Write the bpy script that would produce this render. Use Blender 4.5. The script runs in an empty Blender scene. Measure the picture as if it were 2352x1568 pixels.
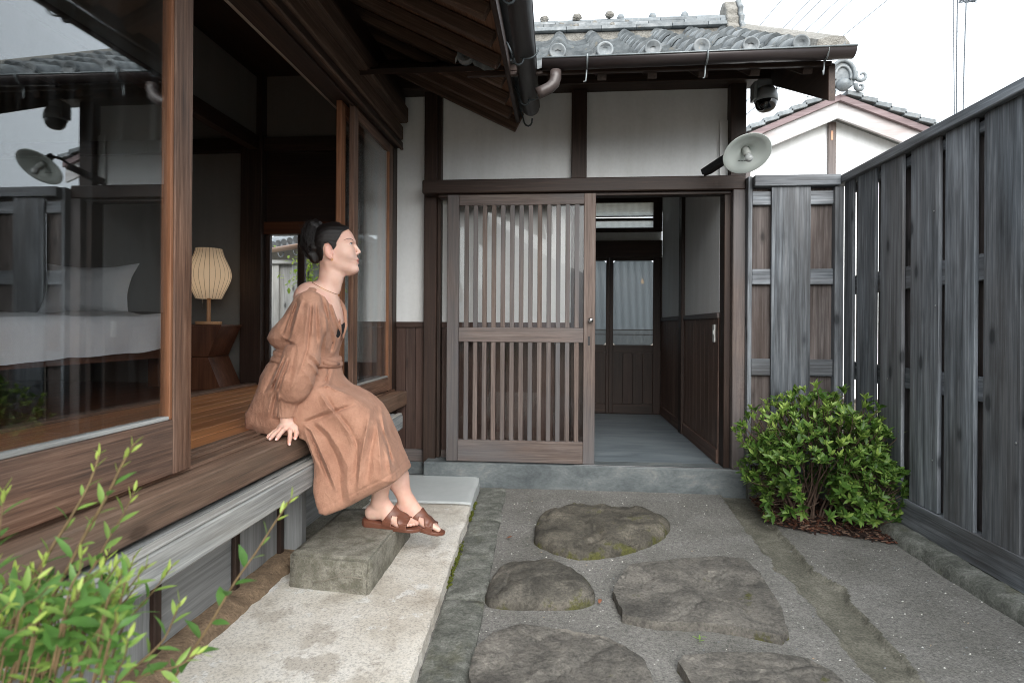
import bpy, bmesh, math, random
import numpy as np
from mathutils import Vector, Matrix, noise as mnoise
R = math.radians
SC = bpy.context.scene
COL = SC.collection
random.seed(7)

# ------------------------------------------------------------------ camera, sky, sun, exposure
cam_d = bpy.data.cameras.new('camera')
cam = bpy.data.objects.new('camera', cam_d); COL.objects.link(cam)
cam.location = (0, 0, 1.065)
cam.rotation_euler = (R(90), R(-0.35), math.atan(110 / 1306.67))
cam_d.sensor_width = 36; cam_d.lens = 20; cam_d.shift_y = -34 / 2352
cam_d.clip_start = 0.05; cam_d.clip_end = 2000
cam_d.dof.use_dof = True; cam_d.dof.focus_distance = 2.6; cam_d.dof.aperture_fstop = 4.0
SC.camera = cam

SUN_EL = R(33)          # soft overcast sun behind and right of the camera
w = bpy.data.worlds.new('World'); SC.world = w; w.use_nodes = True
wn = w.node_tree.nodes; wl = w.node_tree.links
sky = wn.new('ShaderNodeTexSky'); sky.sky_type = 'NISHITA'; sky.sun_disc = False
sky.sun_elevation = SUN_EL; sky.sun_rotation = R(165)
sky.air_density = 1.6; sky.dust_density = 6.0; sky.ozone_density = 1.0
hsv = wn.new('ShaderNodeHueSaturation'); hsv.inputs['Saturation'].default_value = 0.22   # cloud cover washes the blue out
mixw = wn.new('ShaderNodeMixRGB'); mixw.inputs[0].default_value = 0.62
mixw.inputs[2].default_value = (10.6, 11.4, 12.2, 1)                                     # even cloud deck
wl.new(sky.outputs[0], hsv.inputs['Color']); wl.new(hsv.outputs[0], mixw.inputs[1])
wl.new(mixw.outputs[0], wn['Background'].inputs[0])
wn['Background'].inputs[1].default_value = 0.105
sun_d = bpy.data.lights.new('sun', 'SUN'); sun_d.energy = 1.5; sun_d.angle = R(60); sun_d.color = (1, 0.97, 0.93)
sun = bpy.data.objects.new('sun', sun_d); COL.objects.link(sun)
sdir = Vector((math.sin(R(165)) * math.cos(SUN_EL), -abs(math.cos(R(165))) * math.cos(SUN_EL), math.sin(SUN_EL)))
sun.rotation_euler = sdir.to_track_quat('Z', 'Y').to_euler()
sun.location = (3, -3, 8)
SC.view_settings.view_transform = 'Standard'; SC.view_settings.look = 'None'
SC.view_settings.gamma = 1; SC.view_settings.exposure = 1.2; SC.view_settings.use_curve_mapping = False
SC.cycles.filter_width = 0.95
SC.cycles.max_bounces = 9; SC.cycles.diffuse_bounces = 5; SC.cycles.glossy_bounces = 4
SC.cycles.transparent_max_bounces = 12; SC.cycles.transmission_bounces = 6
SC.cycles.caustics_reflective = False; SC.cycles.caustics_refractive = False
SC.cycles.use_denoising = True
SC.cycles.sample_clamp_indirect = 6

# ------------------------------------------------------------------ helpers: objects
def tag(o, label=None, cat=None, group=None, kind=None):
    if label: o['label'] = label
    if cat: o['category'] = cat
    if group: o['group'] = group
    if kind: o['kind'] = kind
    return o
def wpos(o):
    p = Vector((0, 0, 0))
    while o is not None:
        p += Vector(o.location); o = o.parent
    return p
def put(o, parent=None, loc=(0, 0, 0)):
    COL.objects.link(o)
    if parent is not None:
        o.parent = parent
        o.location = Vector(loc) - wpos(parent)
    else:
        o.location = loc
    return o
def empty(name, loc, label=None, cat=None, group=None, kind=None, parent=None):
    o = bpy.data.objects.new(name, None); o.empty_display_size = 0.1
    put(o, parent, loc); return tag(o, label, cat, group, kind)
def setmat(me, m):
    if m is None: return
    for x in (m if isinstance(m, (list, tuple)) else [m]): me.materials.append(x)
def mesh(name, V, F, m, parent=None, origin=None, smooth=False, mi=None):
    """vertices in world space; origin defaults to the centre of the bounds"""
    V = np.asarray(V, float).reshape(-1, 3)
    if origin is None: origin = (V.min(0) + V.max(0)) / 2
    me = bpy.data.meshes.new(name)
    me.from_pydata((V - np.asarray(origin)).tolist(), [], F if isinstance(F, list) else F.tolist())
    setmat(me, m)
    if smooth: me.shade_smooth()
    if mi is not None: me.polygons.foreach_set('material_index', mi)
    me.update()
    return put(bpy.data.objects.new(name, me), parent, origin)
_boxcache = {}
def box_mesh(name, dx, dy, dz, m, bevel):
    key = (name, round(dx, 4), round(dy, 4), round(dz, 4), m.name, bevel)
    if key in _boxcache: return _boxcache[key]
    bm = bmesh.new(); bmesh.ops.create_cube(bm, size=1)
    for v in bm.verts: v.co = Vector((v.co.x * dx, v.co.y * dy, v.co.z * dz))
    if bevel: bmesh.ops.bevel(bm, geom=bm.edges[:], offset=min(bevel, 0.3 * min(dx, dy, dz)), segments=1, affect='EDGES')
    me = bpy.data.meshes.new(name); bm.to_mesh(me); bm.free(); me.materials.append(m)
    _boxcache[key] = me
    return me
def box(name, x0, x1, y0, y1, z0, z1, m, parent=None, bevel=0.003, rot=None):
    d = (abs(x1 - x0), abs(y1 - y0), abs(z1 - z0))
    if callable(m): m = m(d.index(max(d)))
    o = bpy.data.objects.new(name, box_mesh(name, *d, m, bevel))
    put(o, parent, ((x0 + x1) / 2, (y0 + y1) / 2, (z0 + z1) / 2))
    if rot: o.rotation_euler = rot
    return o
def beam(name, p, q, w, h, m, parent=None, bevel=0.003, up=(0, 0, 1)):
    """a timber from p to q (centre line), w wide, h high, long axis local X"""
    p, q = Vector(p), Vector(q); d = q - p; L = d.length; x = d.normalized()
    y = Vector(up).cross(x).normalized(); z = x.cross(y)
    if callable(m): m = m(0)
    o = bpy.data.objects.new(name, box_mesh(name, L, w, h, m, bevel))
    put(o, parent, (p + q) / 2)
    o.rotation_euler = Matrix((x, y, z)).transposed().to_euler()
    return o
def tube_geo(P, rad, seg=8, caps=True):
    P = [Vector(p) for p in P]; n = len(P)
    if not hasattr(rad, '__len__'): rad = [rad] * n
    V, F = [], []
    t0 = (P[1] - P[0]).normalized()
    ref = Vector((0, 0, 1)) if abs(t0.z) < 0.9 else Vector((1, 0, 0))
    u = t0.cross(ref).normalized()
    for i in range(n):
        t = (P[min(i + 1, n - 1)] - P[max(i - 1, 0)]).normalized()
        u = (u - t * u.dot(t)).normalized(); v = t.cross(u)
        for k in range(seg):
            a = 2 * math.pi * k / seg
            V.append(P[i] + (u * math.cos(a) + v * math.sin(a)) * rad[i])
    for i in range(n - 1):
        for k in range(seg):
            k2 = (k + 1) % seg
            F.append([i * seg + k, i * seg + k2, (i + 1) * seg + k2, (i + 1) * seg + k])
    if caps:
        F.append(list(range(seg))[::-1]); F.append([(n - 1) * seg + k for k in range(seg)])
    return V, F
def tube(name, P, rad, m, parent=None, seg=8, smooth=True, caps=True):
    V, F = tube_geo(P, rad, seg, caps)
    return mesh(name, V, F, m, parent, smooth=smooth)
def lathe(name, prof, c, m, parent=None, seg=32, axis=(0, 0, 1), smooth=True, caps=False):
    """prof: list of (r, h) along axis from point c"""
    a = Vector(axis).normalized(); q = a.to_track_quat('Z', 'Y'); V, F = [], []
    for r, h in prof:
        for k in range(seg):
            t = 2 * math.pi * k / seg
            V.append(Vector(c) + q @ Vector((r * math.cos(t), r * math.sin(t), h)))
    for i in range(len(prof) - 1):
        for k in range(seg):
            k2 = (k + 1) % seg
            F.append([i * seg + k, i * seg + k2, (i + 1) * seg + k2, (i + 1) * seg + k])
    if caps:
        F.append(list(range(seg))[::-1]); F.append([(len(prof) - 1) * seg + k for k in range(seg)])
    return mesh(name, V, F, m, parent, smooth=smooth)
def prism(name, poly, axis, a0, a1, m, parent=None, smooth=False, bevel=0):
    """poly: 2D outline in the two other axes (in order), extruded along axis 0/1/2"""
    n = len(poly); V = []
    for a in (a0, a1):
        for p in poly:
            v = list(p); v.insert(axis, a); V.append(v)
    F = [list(range(n))[::-1], list(range(n, 2 * n))]
    for i in range(n): F.append([i, (i + 1) % n, n + (i + 1) % n, n + i])
    o = mesh(name, V, F, m, parent, smooth=smooth)
    bm = bmesh.new(); bm.from_mesh(o.data); bmesh.ops.recalc_face_normals(bm, faces=bm.faces[:])
    if bevel: bmesh.ops.bevel(bm, geom=bm.edges[:], offset=bevel, segments=1, affect='EDGES')
    bm.to_mesh(o.data); bm.free()
    return o
class Geo:
    """collects triangles and quads for one mesh"""
    def __init__(s): s.V = []; s.F = []; s.M = []
    def add(s, V, F, mi=0):
        n = len(s.V); s.V += [tuple(v) for v in V]; s.F += [[i + n for i in f] for f in F]; s.M += [mi] * len(F)
    def build(s, name, m, parent=None, smooth=False, origin=None):
        return mesh(name, s.V, s.F, m, parent, origin, smooth, s.M)
def nz(x, y, z=0.0, s=1.0): return mnoise.noise(Vector((x * s, y * s, z * s)))

# ------------------------------------------------------------------ helpers: materials
def lin(c):
    c = c / 255.0
    return c / 12.92 if c <= 0.04045 else ((c + 0.055) / 1.055) ** 2.4
def S(r, g, b): return (lin(r), lin(g), lin(b), 1)
class M:
    def __init__(s, name):
        s.m = bpy.data.materials.new(name); s.m.use_nodes = True
        s.t = s.m.node_tree; s.N = s.t.nodes; s.b = s.N['Principled BSDF']; s.out = s.N['Material Output']
    def n(s, typ, **k):
        x = s.N.new('ShaderNode' + typ)
        for a, v in k.items():
            if a.startswith('i_'):
                key = a[2:]; key = int(key) if key.isdigit() else key.replace('_', ' ')
                x.inputs[key].default_value = v
            else: setattr(x, a, v)
        return x
    def l(s, a, b, ai=0, bi=0):
        o = a.outputs[ai] if hasattr(a, 'outputs') else a
        i = b.inputs[bi] if hasattr(b, 'inputs') else b
        s.t.links.new(o, i); return b
    def coords(s, rnd=True, scale=(1, 1, 1)):
        tc = s.n('TexCoord'); mp = s.n('Mapping'); mp.inputs['Scale'].default_value = scale
        if rnd:
            oi = s.n('ObjectInfo'); mul = s.n('VectorMath', operation='SCALE'); cx = s.n('CombineXYZ')
            for k, f in enumerate((37.3, 91.7, 53.1)):
                mm = s.n('Math', operation='MULTIPLY'); mm.inputs[1].default_value = f
                s.l(oi.outputs['Random'], mm.inputs[0]); s.l(mm, cx, 0, k)
            ad = s.n('VectorMath', operation='ADD')
            s.l(tc.outputs['Object'], ad.inputs[0]); s.l(cx, ad.inputs[1]); s.l(ad, mp)
        else: s.l(tc.outputs['Object'], mp)
        return mp
    def noise(s, vec, scale, detail=4, rough=0.55, dist=0.0):
        x = s.n('TexNoise'); x.inputs['Scale'].default_value = scale; x.inputs['Detail'].default_value = detail
        x.inputs['Roughness'].default_value = rough; x.inputs['Distortion'].default_value = dist
        s.l(vec, x.inputs['Vector']); return x
    def ramp(s, fac, stops, interp='LINEAR'):
        x = s.n('ValToRGB'); x.color_ramp.interpolation = interp
        e = x.color_ramp.elements
        while len(e) < len(stops): e.new(0.5)
        for k, (p, c) in enumerate(stops): e[k].position = p; e[k].color = c if len(c) == 4 else (*c, 1)
        s.l(fac, x.inputs[0]); return x
    def math(s, op, a, b=None, clamp=False):
        x = s.n('Math', operation=op, use_clamp=clamp)
        for i, v in enumerate((a, b)):
            if v is None: continue
            if isinstance(v, (int, float)): x.inputs[i].default_value = v
            else: s.l(v, x.inputs[i])
        return x
    def mix(s, fac, a, b, typ='MIX'):
        x = s.n('MixRGB', blend_type=typ)
        for i, v in enumerate((fac, a, b)):
            if isinstance(v, (int, float)): x.inputs[i].default_value = v
            elif isinstance(v, tuple): x.inputs[i].default_value = v
            else: s.l(v, x.inputs[i])
        return x
    def bump(s, h, strength=0.3, dist=0.01, prev=None):
        x = s.n('Bump'); x.inputs['Strength'].default_value = strength; x.inputs['Distance'].default_value = dist
        s.l(h, x.inputs['Height'])
        if prev is not None: s.l(prev, x.inputs['Normal'])
        s.l(x, s.b.inputs['Normal']); return x
    def col(s, c): s.l(c, s.b.inputs['Base Color']) if hasattr(c, 'outputs') else setattr(s.b.inputs['Base Color'], 'default_value', c)
    def set(s, **k):
        for a, v in k.items(): s.b.inputs[a.replace('_', ' ')].default_value = v
        return s

_wood = {}
def wood(name, dark, mid, light, rough=0.62, grain=60.0, bump=0.35, knots=0.0, stain=None, stain_amt=0.5, jitter=0.25, contrast=1.0, spec=0.35, streak=0.0):
    """returns f(axis) -> material with the grain running along that local axis"""
    def f(axis):
        if (name, axis) in _wood: return _wood[(name, axis)]
        a = M(name + '_xyz'[0:1] + 'xyz'[axis])
        sc = [1.0, 1.0, 1.0]; sc[axis] = 0.03
        v = a.coords(True, sc)
        sc2 = [1.0, 1.0, 1.0]; sc2[axis] = 0.22
        v2 = a.coords(True, sc2)
        n1 = a.noise(v, grain, 5, 0.62, 0.5)
        n2 = a.noise(v2, 5.5, 3, 0.5, 0.3)
        n3 = a.noise(v, grain * 3.2, 3, 0.65, 0.0)
        f1 = a.math('MULTIPLY', n1, 0.62); f2 = a.math('MULTIPLY', n3, 0.38)
        g = a.math('ADD', f1, f2)
        lo, hi = 0.5 - 0.22 / contrast, 0.5 + 0.22 / contrast
        c = a.ramp(g, [(lo, dark), (0.5, mid), (hi, light)])
        tone = a.ramp(n2, [(0.3, (0.72, 0.72, 0.72)), (0.7, (1.22, 1.22, 1.22))])
        c = a.mix(1.0, c, tone, 'MULTIPLY')
        if streak:
            sc3 = [1.0, 1.0, 1.0]; sc3[axis] = 0.16
            n5 = a.noise(a.coords(True, sc3), 15, 4, 0.6, 0.3)
            c = a.mix(1.0, c, a.ramp(n5, [(0.36, (1 - streak,) * 3), (0.5, (1, 1, 1)), (0.66, (1 + streak * 0.7,) * 3)]), 'MULTIPLY')
        if stain is not None:
            n4 = a.noise(v2, 2.3, 4, 0.6, 0.4)
            fs = a.ramp(n4, [(0.5 - 0.12 - 0.0, (0, 0, 0)), (0.66, (stain_amt,) * 3)])
            c = a.mix(fs, c, stain)
        if knots:
            sk = [7.5, 7.5, 7.5]; sk[axis] = 3.2
            vk = a.coords(True, sk)
            vo = a.n('TexVoronoi'); vo.inputs['Scale'].default_value = 1.0; a.l(vk, vo.inputs['Vector'])
            nd = a.noise(v2, 30, 3, 0.6)
            dd = a.math('ADD', vo.outputs['Distance'], a.math('MULTIPLY', nd, 0.10))
            kf = a.ramp(dd, [(0.13, (knots,) * 3), (0.18, (knots * 0.35,) * 3), (0.26, (0, 0, 0))])
            c = a.mix(kf, c, tuple(x * 0.35 for x in dark[:3]) + (1,))
            g = a.math('SUBTRACT', g, a.math('MULTIPLY', kf, 0.5))
        oi = a.n('ObjectInfo')
        hv = a.n('HueSaturation'); a.l(c, hv.inputs['Color'])
        val = a.math('ADD', a.math('MULTIPLY', oi.outputs['Random'], jitter), 1 - jitter / 2)
        a.l(val, hv.inputs['Value']); a.col(hv)
        a.set(Roughness=rough); a.b.inputs['Specular IOR Level'].default_value = spec
        a.bump(g, bump, 0.004)
        _wood[(name, axis)] = a.m
        return a.m
    return f

W_DARK = wood('wood_dark_stained', S(21, 16, 13), S(46, 35, 29), S(74, 58, 49), 0.55, bump=0.25, jitter=0.3, stain=S(70, 48, 40), stain_amt=0.35)
W_EAVE = wood('wood_eave', S(44, 34, 28), S(88, 70, 59), S(126, 104, 90), 0.7, bump=0.3, jitter=0.35)
W_BOARDING = wood('wood_roof_boarding', S(76, 54, 42), S(130, 98, 78), S(160, 130, 108), 0.75, jitter=0.4)
W_SASH = wood('wood_sash', S(56, 38, 29), S(116, 85, 67), S(158, 126, 106), 0.6, grain=85, bump=0.8, streak=0.2, stain=S(96, 88, 84), stain_amt=0.6, contrast=1.25)
W_SASH_IN = wood('wood_sash_inner', S(88, 56, 38), S(144, 98, 70), S(172, 126, 96), 0.55, grain=80, bump=0.3, jitter=0.2)
W_SILL = wood('wood_sill', S(60, 43, 34), S(122, 92, 74), S(160, 132, 114), 0.62, grain=80, bump=0.7, knots=0.6, streak=0.25, stain=S(106, 95, 84), stain_amt=0.7, contrast=1.2)
W_GREY = wood('wood_weathered_grey', S(78, 80, 80), S(136, 140, 141), S(186, 188, 186), 0.75, grain=55, bump=0.6, knots=0.8, stain=S(196, 190, 180), stain_amt=0.5, contrast=1.15)
W_PANEL = wood('wood_underfloor_panel', S(104, 106, 107), S(146, 149, 150), S(176, 178, 178), 0.75, grain=40, bump=0.4, stain=S(104, 100, 96), stain_amt=0.4, jitter=0.15)
W_LAT = wood('wood_lattice', S(58, 48, 44), S(106, 92, 85), S(136, 124, 117), 0.62, grain=70, bump=0.4, stain=S(94, 95, 98), stain_amt=0.85, jitter=0.2)
W_WAINS = wood('wood_wainscot', S(36, 27, 24), S(68, 52, 46), S(94, 79, 72), 0.6, grain=50, bump=0.35, knots=0.5, stain=S(78, 55, 46), stain_amt=0.5, jitter=0.25)
W_HALL = wood('wood_hall_boarding', S(52, 41, 36), S(100, 81, 72), S(130, 111, 102), 0.6, grain=50, bump=0.35, knots=0.5, stain=S(96, 70, 58), stain_amt=0.5, jitter=0.25)
W_FENCE = wood('wood_fence_grey', S(68, 72, 77), S(110, 116, 122), S(150, 155, 160), 0.66, grain=38, bump=0.5, knots=0.75, stain=S(98, 93, 90), stain_amt=0.5, jitter=0.4, contrast=1.35, streak=0.35, spec=0.3)
W_FENCE_B = wood('wood_fence_brown', S(56, 52, 51), S(96, 91, 90), S(134, 128, 126), 0.66, grain=38, bump=0.5, knots=0.75, stain=S(92, 76, 68), stain_amt=0.6, contrast=1.35, streak=0.4, jitter=0.3, spec=0.3)
W_FLOOR = wood('wood_floor_cedar', S(146, 88, 52), S(202, 137, 88), S(224, 168, 117), 0.34, grain=30, bump=0.08, jitter=0.22, stain=S(168, 104, 64), stain_amt=0.5, spec=0.5)
W_STOOL = wood('wood_stool_walnut', S(52, 29, 19), S(88, 54, 37), S(116, 78, 57), 0.4, grain=18, bump=0.1, jitter=0.2)
W_PALE = wood('wood_beech', S(168, 122, 84), S(198, 152, 112), S(214, 174, 136), 0.45, grain=40, bump=0.05, jitter=0.05)
W_WHITEPEEL = wood('wood_peeling_white', S(150, 150, 150), S(206, 210, 212), S(222, 226, 228), 0.7, grain=10, bump=0.3, stain=S(140, 112, 106), stain_amt=0.6)

def simple(name, c, rough=0.5, metal=0.0, spec=0.5, var=0.0, scale=20, bump=0.0):
    a = M(name); a.set(Roughness=rough, Metallic=metal); a.b.inputs['Specular IOR Level'].default_value = spec
    if var:
        v = a.coords(True); n = a.noise(v, scale, 5, 0.6)
        k = a.ramp(n, [(0.25, tuple(x * (1 - var) for x in c[:3])), (0.75, tuple(min(1, x * (1 + var)) for x in c[:3]))])
        a.col(k)
        if bump: a.bump(n, bump, 0.004)
    else: a.b.inputs['Base Color'].default_value = c
    return a.m
def plaster(name, c, dirt, amt=0.35):
    a = M(name); v = a.coords(False); n = a.noise(v, 2.2, 5, 0.6, 0.3); f = a.noise(v, 180, 3, 0.6)
    k = a.ramp(n, [(0.35, (0, 0, 0)), (0.75, (amt,) * 3)]); c2_ = a.mix(k, c, dirt)
    st_ = a.noise(a.coords(False, (1, 1, 0.12)), 9, 5, 0.6); c2_ = a.mix(1.0, c2_, a.ramp(st_, [(0.35, (0.93, 0.93, 0.92)), (0.6, (1, 1, 1))]), 'MULTIPLY')
    m_ = a.noise(v, 38, 5, 0.65); a.col(a.mix(1.0, c2_, a.ramp(m_, [(0.3, (0.955,) * 3), (0.6, (1, 1, 1))]), 'MULTIPLY'))
    a.set(Roughness=0.85); a.bump(f, 0.08, 0.002); return a.m
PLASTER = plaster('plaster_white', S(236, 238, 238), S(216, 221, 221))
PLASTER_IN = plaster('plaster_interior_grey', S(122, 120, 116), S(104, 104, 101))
PLASTER_FAR = plaster('plaster_far_white', S(236, 239, 240), S(224, 228, 230))
METAL_DARK = simple('gutter_metal_dark', S(58, 56, 57), 0.35, 0.3, 0.5, 0.25, 9)
METAL_BROWN = simple('gutter_metal_brown', S(56, 50, 50), 0.38, 0.3, 0.5, 0.15, 6)
METAL_BR = simple('pipe_plastic_brown', S(74, 66, 64), 0.35)
METAL_GREY = simple('galvanised_hook', S(122, 128, 130), 0.5, 0.6, 0.5, 0.3, 30)
HOOK_DARK = simple('iron_hook_blue_grey', S(72, 80, 84), 0.6, 0.3, 0.5, 0.3, 30)
CHROME = simple('chrome', S(200, 200, 202), 0.2, 1.0)
BLACK = simple('black_plastic', S(24, 25, 27), 0.45)
WHITE_P = simple('white_plastic', S(216, 218, 214), 0.45)
CAM_GREY = simple('camera_housing_grey', S(128, 134, 138), 0.45)
# ================================================================== GROUND
def aggregate(name, dark, mid, light, fleck=0.5, patch=None):
    a = M(name); v = a.coords(False)
    n = a.noise(v, 3.1, 5, 0.6, 0.4); f = a.noise(v, 60, 4, 0.65)
    vo = a.n('TexVoronoi'); vo.inputs['Scale'].default_value = 210; a.l(v, vo.inputs['Vector'])
    vo2 = a.n('TexVoronoi'); vo2.inputs['Scale'].default_value = 85; a.l(v, vo2.inputs['Vector'])
    sep = a.n('SeparateColor'); a.l(vo.outputs['Color'], sep.inputs[0])
    sep2 = a.n('SeparateColor'); a.l(vo2.outputs['Color'], sep2.inputs[0])
    c = a.ramp(sep.outputs[0], [(0.0, dark), (0.5, mid), (1.0, light)])
    c = a.mix(0.55, c, a.ramp(f, [(0.3, dark), (0.55, mid), (0.8, light)]))
    big = a.ramp(sep2.outputs[1], [(0.972, (0, 0, 0)), (0.976, (fleck,) * 3)], 'CONSTANT')
    inside = a.ramp(vo2.outputs['Distance'], [(0.30, (1, 1, 1)), (0.42, (0, 0, 0))])
    c = a.mix(a.mix(1.0, big, inside, 'MULTIPLY'), c, S(196, 196, 190))
    c = a.mix(1.0, c, a.ramp(n, [(0.3, (0.72, 0.72, 0.70)), (0.7, (1.16, 1.16, 1.18))]), 'MULTIPLY')
    if patch is not None:
        n2 = a.noise(v, 1.3, 4, 0.65, 0.8)
        c = a.mix(a.ramp(n2, [(0.52, (0, 0, 0)), (0.62, (0.8,) * 3)]), c, patch)
    a.col(c); a.set(Roughness=0.85)
    h = a.math('ADD', a.math('MULTIPLY', vo.outputs['Distance'], -0.5), f)
    a.bump(h, 0.55, 0.006); return a.m
G_AGG = aggregate('washed_aggregate', S(84, 84, 81), S(128, 126, 121), S(156, 154, 148), 0.55)
def drain_mat():
    a = M('drain_mortar'); v = a.coords(False)
    n = a.noise(v, 7, 6, 0.65, 0.5); f = a.noise(v, 120, 4, 0.6)
    c = a.ramp(n, [(0.3, S(82, 80, 71)), (0.5, S(108, 106, 95)), (0.72, S(138, 135, 124))])
    c = a.mix(1.0, c, a.ramp(f, [(0.34, (0.62,) * 3), (0.66, (1.28,) * 3)]), 'MULTIPLY')
    a.col(c); a.set(Roughness=0.8); a.bump(f, 0.4, 0.004); return a.m
G_DRAIN = drain_mat()
G_EARTH = simple('earth', S(112, 104, 92), 0.95, 0, 0.2, 0.25, 3)
mesh('ground', [(-300, -300, -0.06), (300, -300, -0.06), (300, 300, -0.06), (-300, 300, -0.06)], [[0, 1, 2, 3]], G_EARTH)['kind'] = 'structure'

# courtyard paving: one gently uneven sheet with a sunken drain of bare mortar running through it
def seg_x(y, pts):
    for (x0, y0), (x1, y1) in zip(pts, pts[1:]):
        if (y0 - y) * (y1 - y) <= 0: return x0 + (x1 - x0) * (y - y0) / (y1 - y0)
    return pts[0][0] if abs(y - pts[0][1]) < abs(y - pts[-1][1]) else pts[-1][0]
DL = [(1.03, 3.80), (0.99, 3.2), (0.965, 2.62), (0.975, 2.45), (0.97, 2.30), (0.95, 1.8), (0.94, -1.2)]
DR = [(1.22, 3.80), (1.17, 3.2), (1.13, 2.62), (1.165, 2.50), (1.19, 2.44), (1.15, 2.34), (1.105, 1.8), (1.10, -1.2)]
xs = np.concatenate([np.arange(-0.55, 0.86, 0.03), np.arange(0.86, 1.30, 0.0085), np.arange(1.30, 2.6, 0.03)]); ys = np.concatenate([np.arange(-1.2, 1.3, 0.1), np.arange(1.3, 3.80, 0.0125)])
V, F, MI = [], [], []
for y in ys:
    for x in xs:
        wob = 0.018 * nz(x, y, 0, 9) + 0.012 * nz(x, y, 3, 30)
        l, r = seg_x(y, DL) + wob, seg_x(y, DR) + 0.016 * nz(x, y, 7, 8) + 0.010 * nz(x, y, 5, 26)
        t = max(0.0, min(1.0, min(x - l, r - x) / 0.022))
        z = 0.006 * nz(x, y, 0, 1.3) + 0.004 * nz(x, y, 1, 5) - 0.020 * t * t * (3 - 2 * t)
        z += -0.004 * max(0, 2.2 - y)
        V.append((x, y, z))
nx = len(xs)
for j in range(len(ys) - 1):
    for i in range(nx - 1):
        q = [j * nx + i, j * nx + i + 1, (j + 1) * nx + i + 1, (j + 1) * nx + i]
        F.append(q)
        x, y = (xs[i] + xs[i + 1]) / 2, (ys[j] + ys[j + 1]) / 2
        wob = 0.018 * nz(x, y, 0, 9) + 0.012 * nz(x, y, 3, 30)
        MI.append(1 if seg_x(y, DL) + wob < x < seg_x(y, DR) + 0.016 * nz(x, y, 7, 8) + 0.010 * nz(x, y, 5, 26) else 0)
o = mesh('courtyard_paving', V, F, [G_AGG, G_DRAIN], origin=(0, 0, 0), smooth=True, mi=MI); o['kind'] = 'structure'

# pale concrete apron along the house
def apron_mat():
    a = M('apron_concrete'); v = a.coords(False)
    n = a.noise(v, 2.2, 6, 0.62, 0.2); f = a.noise(v, 130, 4, 0.7); b = a.noise(v, 6.0, 7, 0.72, 0.15)
    c = a.ramp(n, [(0.30, S(172, 162, 148)), (0.45, S(206, 200, 189)), (0.58, S(220, 216, 208)), (0.75, S(228, 226, 221))])
    st = a.ramp(b, [(0.40, (0.75,) * 3), (0.47, (0, 0, 0))]); c = a.mix(st, c, S(180, 172, 160))
    wh = a.ramp(b, [(0.58, (0, 0, 0)), (0.62, (0.8,) * 3)]); c = a.mix(wh, c, S(222, 221, 217))
    c = a.mix(1.0, c, a.ramp(f, [(0.34, (0.62,) * 3), (0.5, (1.0,) * 3), (0.62, (1.1,) * 3)]), 'MULTIPLY')
    a.col(c); a.set(Roughness=0.8); h = a.math('ADD', f, a.math('MULTIPLY', b, 0.8)); a.bump(h, 0.35, 0.004); return a.m
def apron_new():
    a = M('apron_concrete_patch'); v = a.coords(False); n = a.noise(v, 4, 5, 0.6); f = a.noise(v, 150, 3, 0.6)
    c = a.ramp(n, [(0.3, S(178, 184, 184)), (0.7, S(196, 200, 200))]); a.col(c); a.set(Roughness=0.6); a.bump(f, 0.12, 0.003); return a.m
AP, APN = apron_mat(), apron_new()
def edge_x(y): return -0.524 + (3.80 - y) * (0.103 / 2.22) + 0.008 * nz(0, y, 0, 6) + 0.005 * nz(0, y, 2, 25)
def apron_z(x, y): return 0.050 + 0.012 * max(0.0, (y - 2.4)) / 1.4 + 0.003 * nz(x, y, 4, 2.5)
def apron(name, y0, y1, m, lift=0.0):
    g = Geo(); n = max(4, int((y1 - y0) / 0.03)); cols = 26
    ysr = np.linspace(y0, y1, n)
    P = []
    for y in ysr:
        ex = edge_x(y)
        row = []
        for i in range(cols):
            t = i / (cols - 1); x = -1.32 + (ex + 1.32) * t
            if name.startswith('apron_patch') and y > y1 - 0.05 and t > 0.9: x -= 0.03 * ((y - (y1 - 0.05)) / 0.05) ** 2 * (t - 0.9) * 10
            row.append((x, y, apron_z(x, y) + lift - (0.004 if i == cols - 1 else 0)))
        row.append((row[-1][0] + 0.004, y, -0.03))
        P.append(row)
    W = cols + 1
    g.V = [p for r in P for p in r]
    for j in range(n - 1):
        for i in range(W - 1): g.F.append([j * W + i, j * W + i + 1, (j + 1) * W + i + 1, (j + 1) * W + i])
    g.F.append([i for i in range(W)] [::-1]); g.F.append([(n - 1) * W + i for i in range(W)])
    g.M = [0] * len(g.F)
    return g.build(name, m, None, True, (0, 0, 0))
for nm, y0, y1, m, lf in (('concrete_apron', -1.2, 3.19, AP, 0.0), ('apron_patch', 3.192, 3.77, APN, 0.006)):
    o = apron(nm, y0, y1, m, lf); o['kind'] = 'structure'
    me = o.data; me.polygons.foreach_set('use_smooth', [len(p.vertices) == 4 and abs(p.normal.z) > 0.5 for p in me.polygons])

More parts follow.
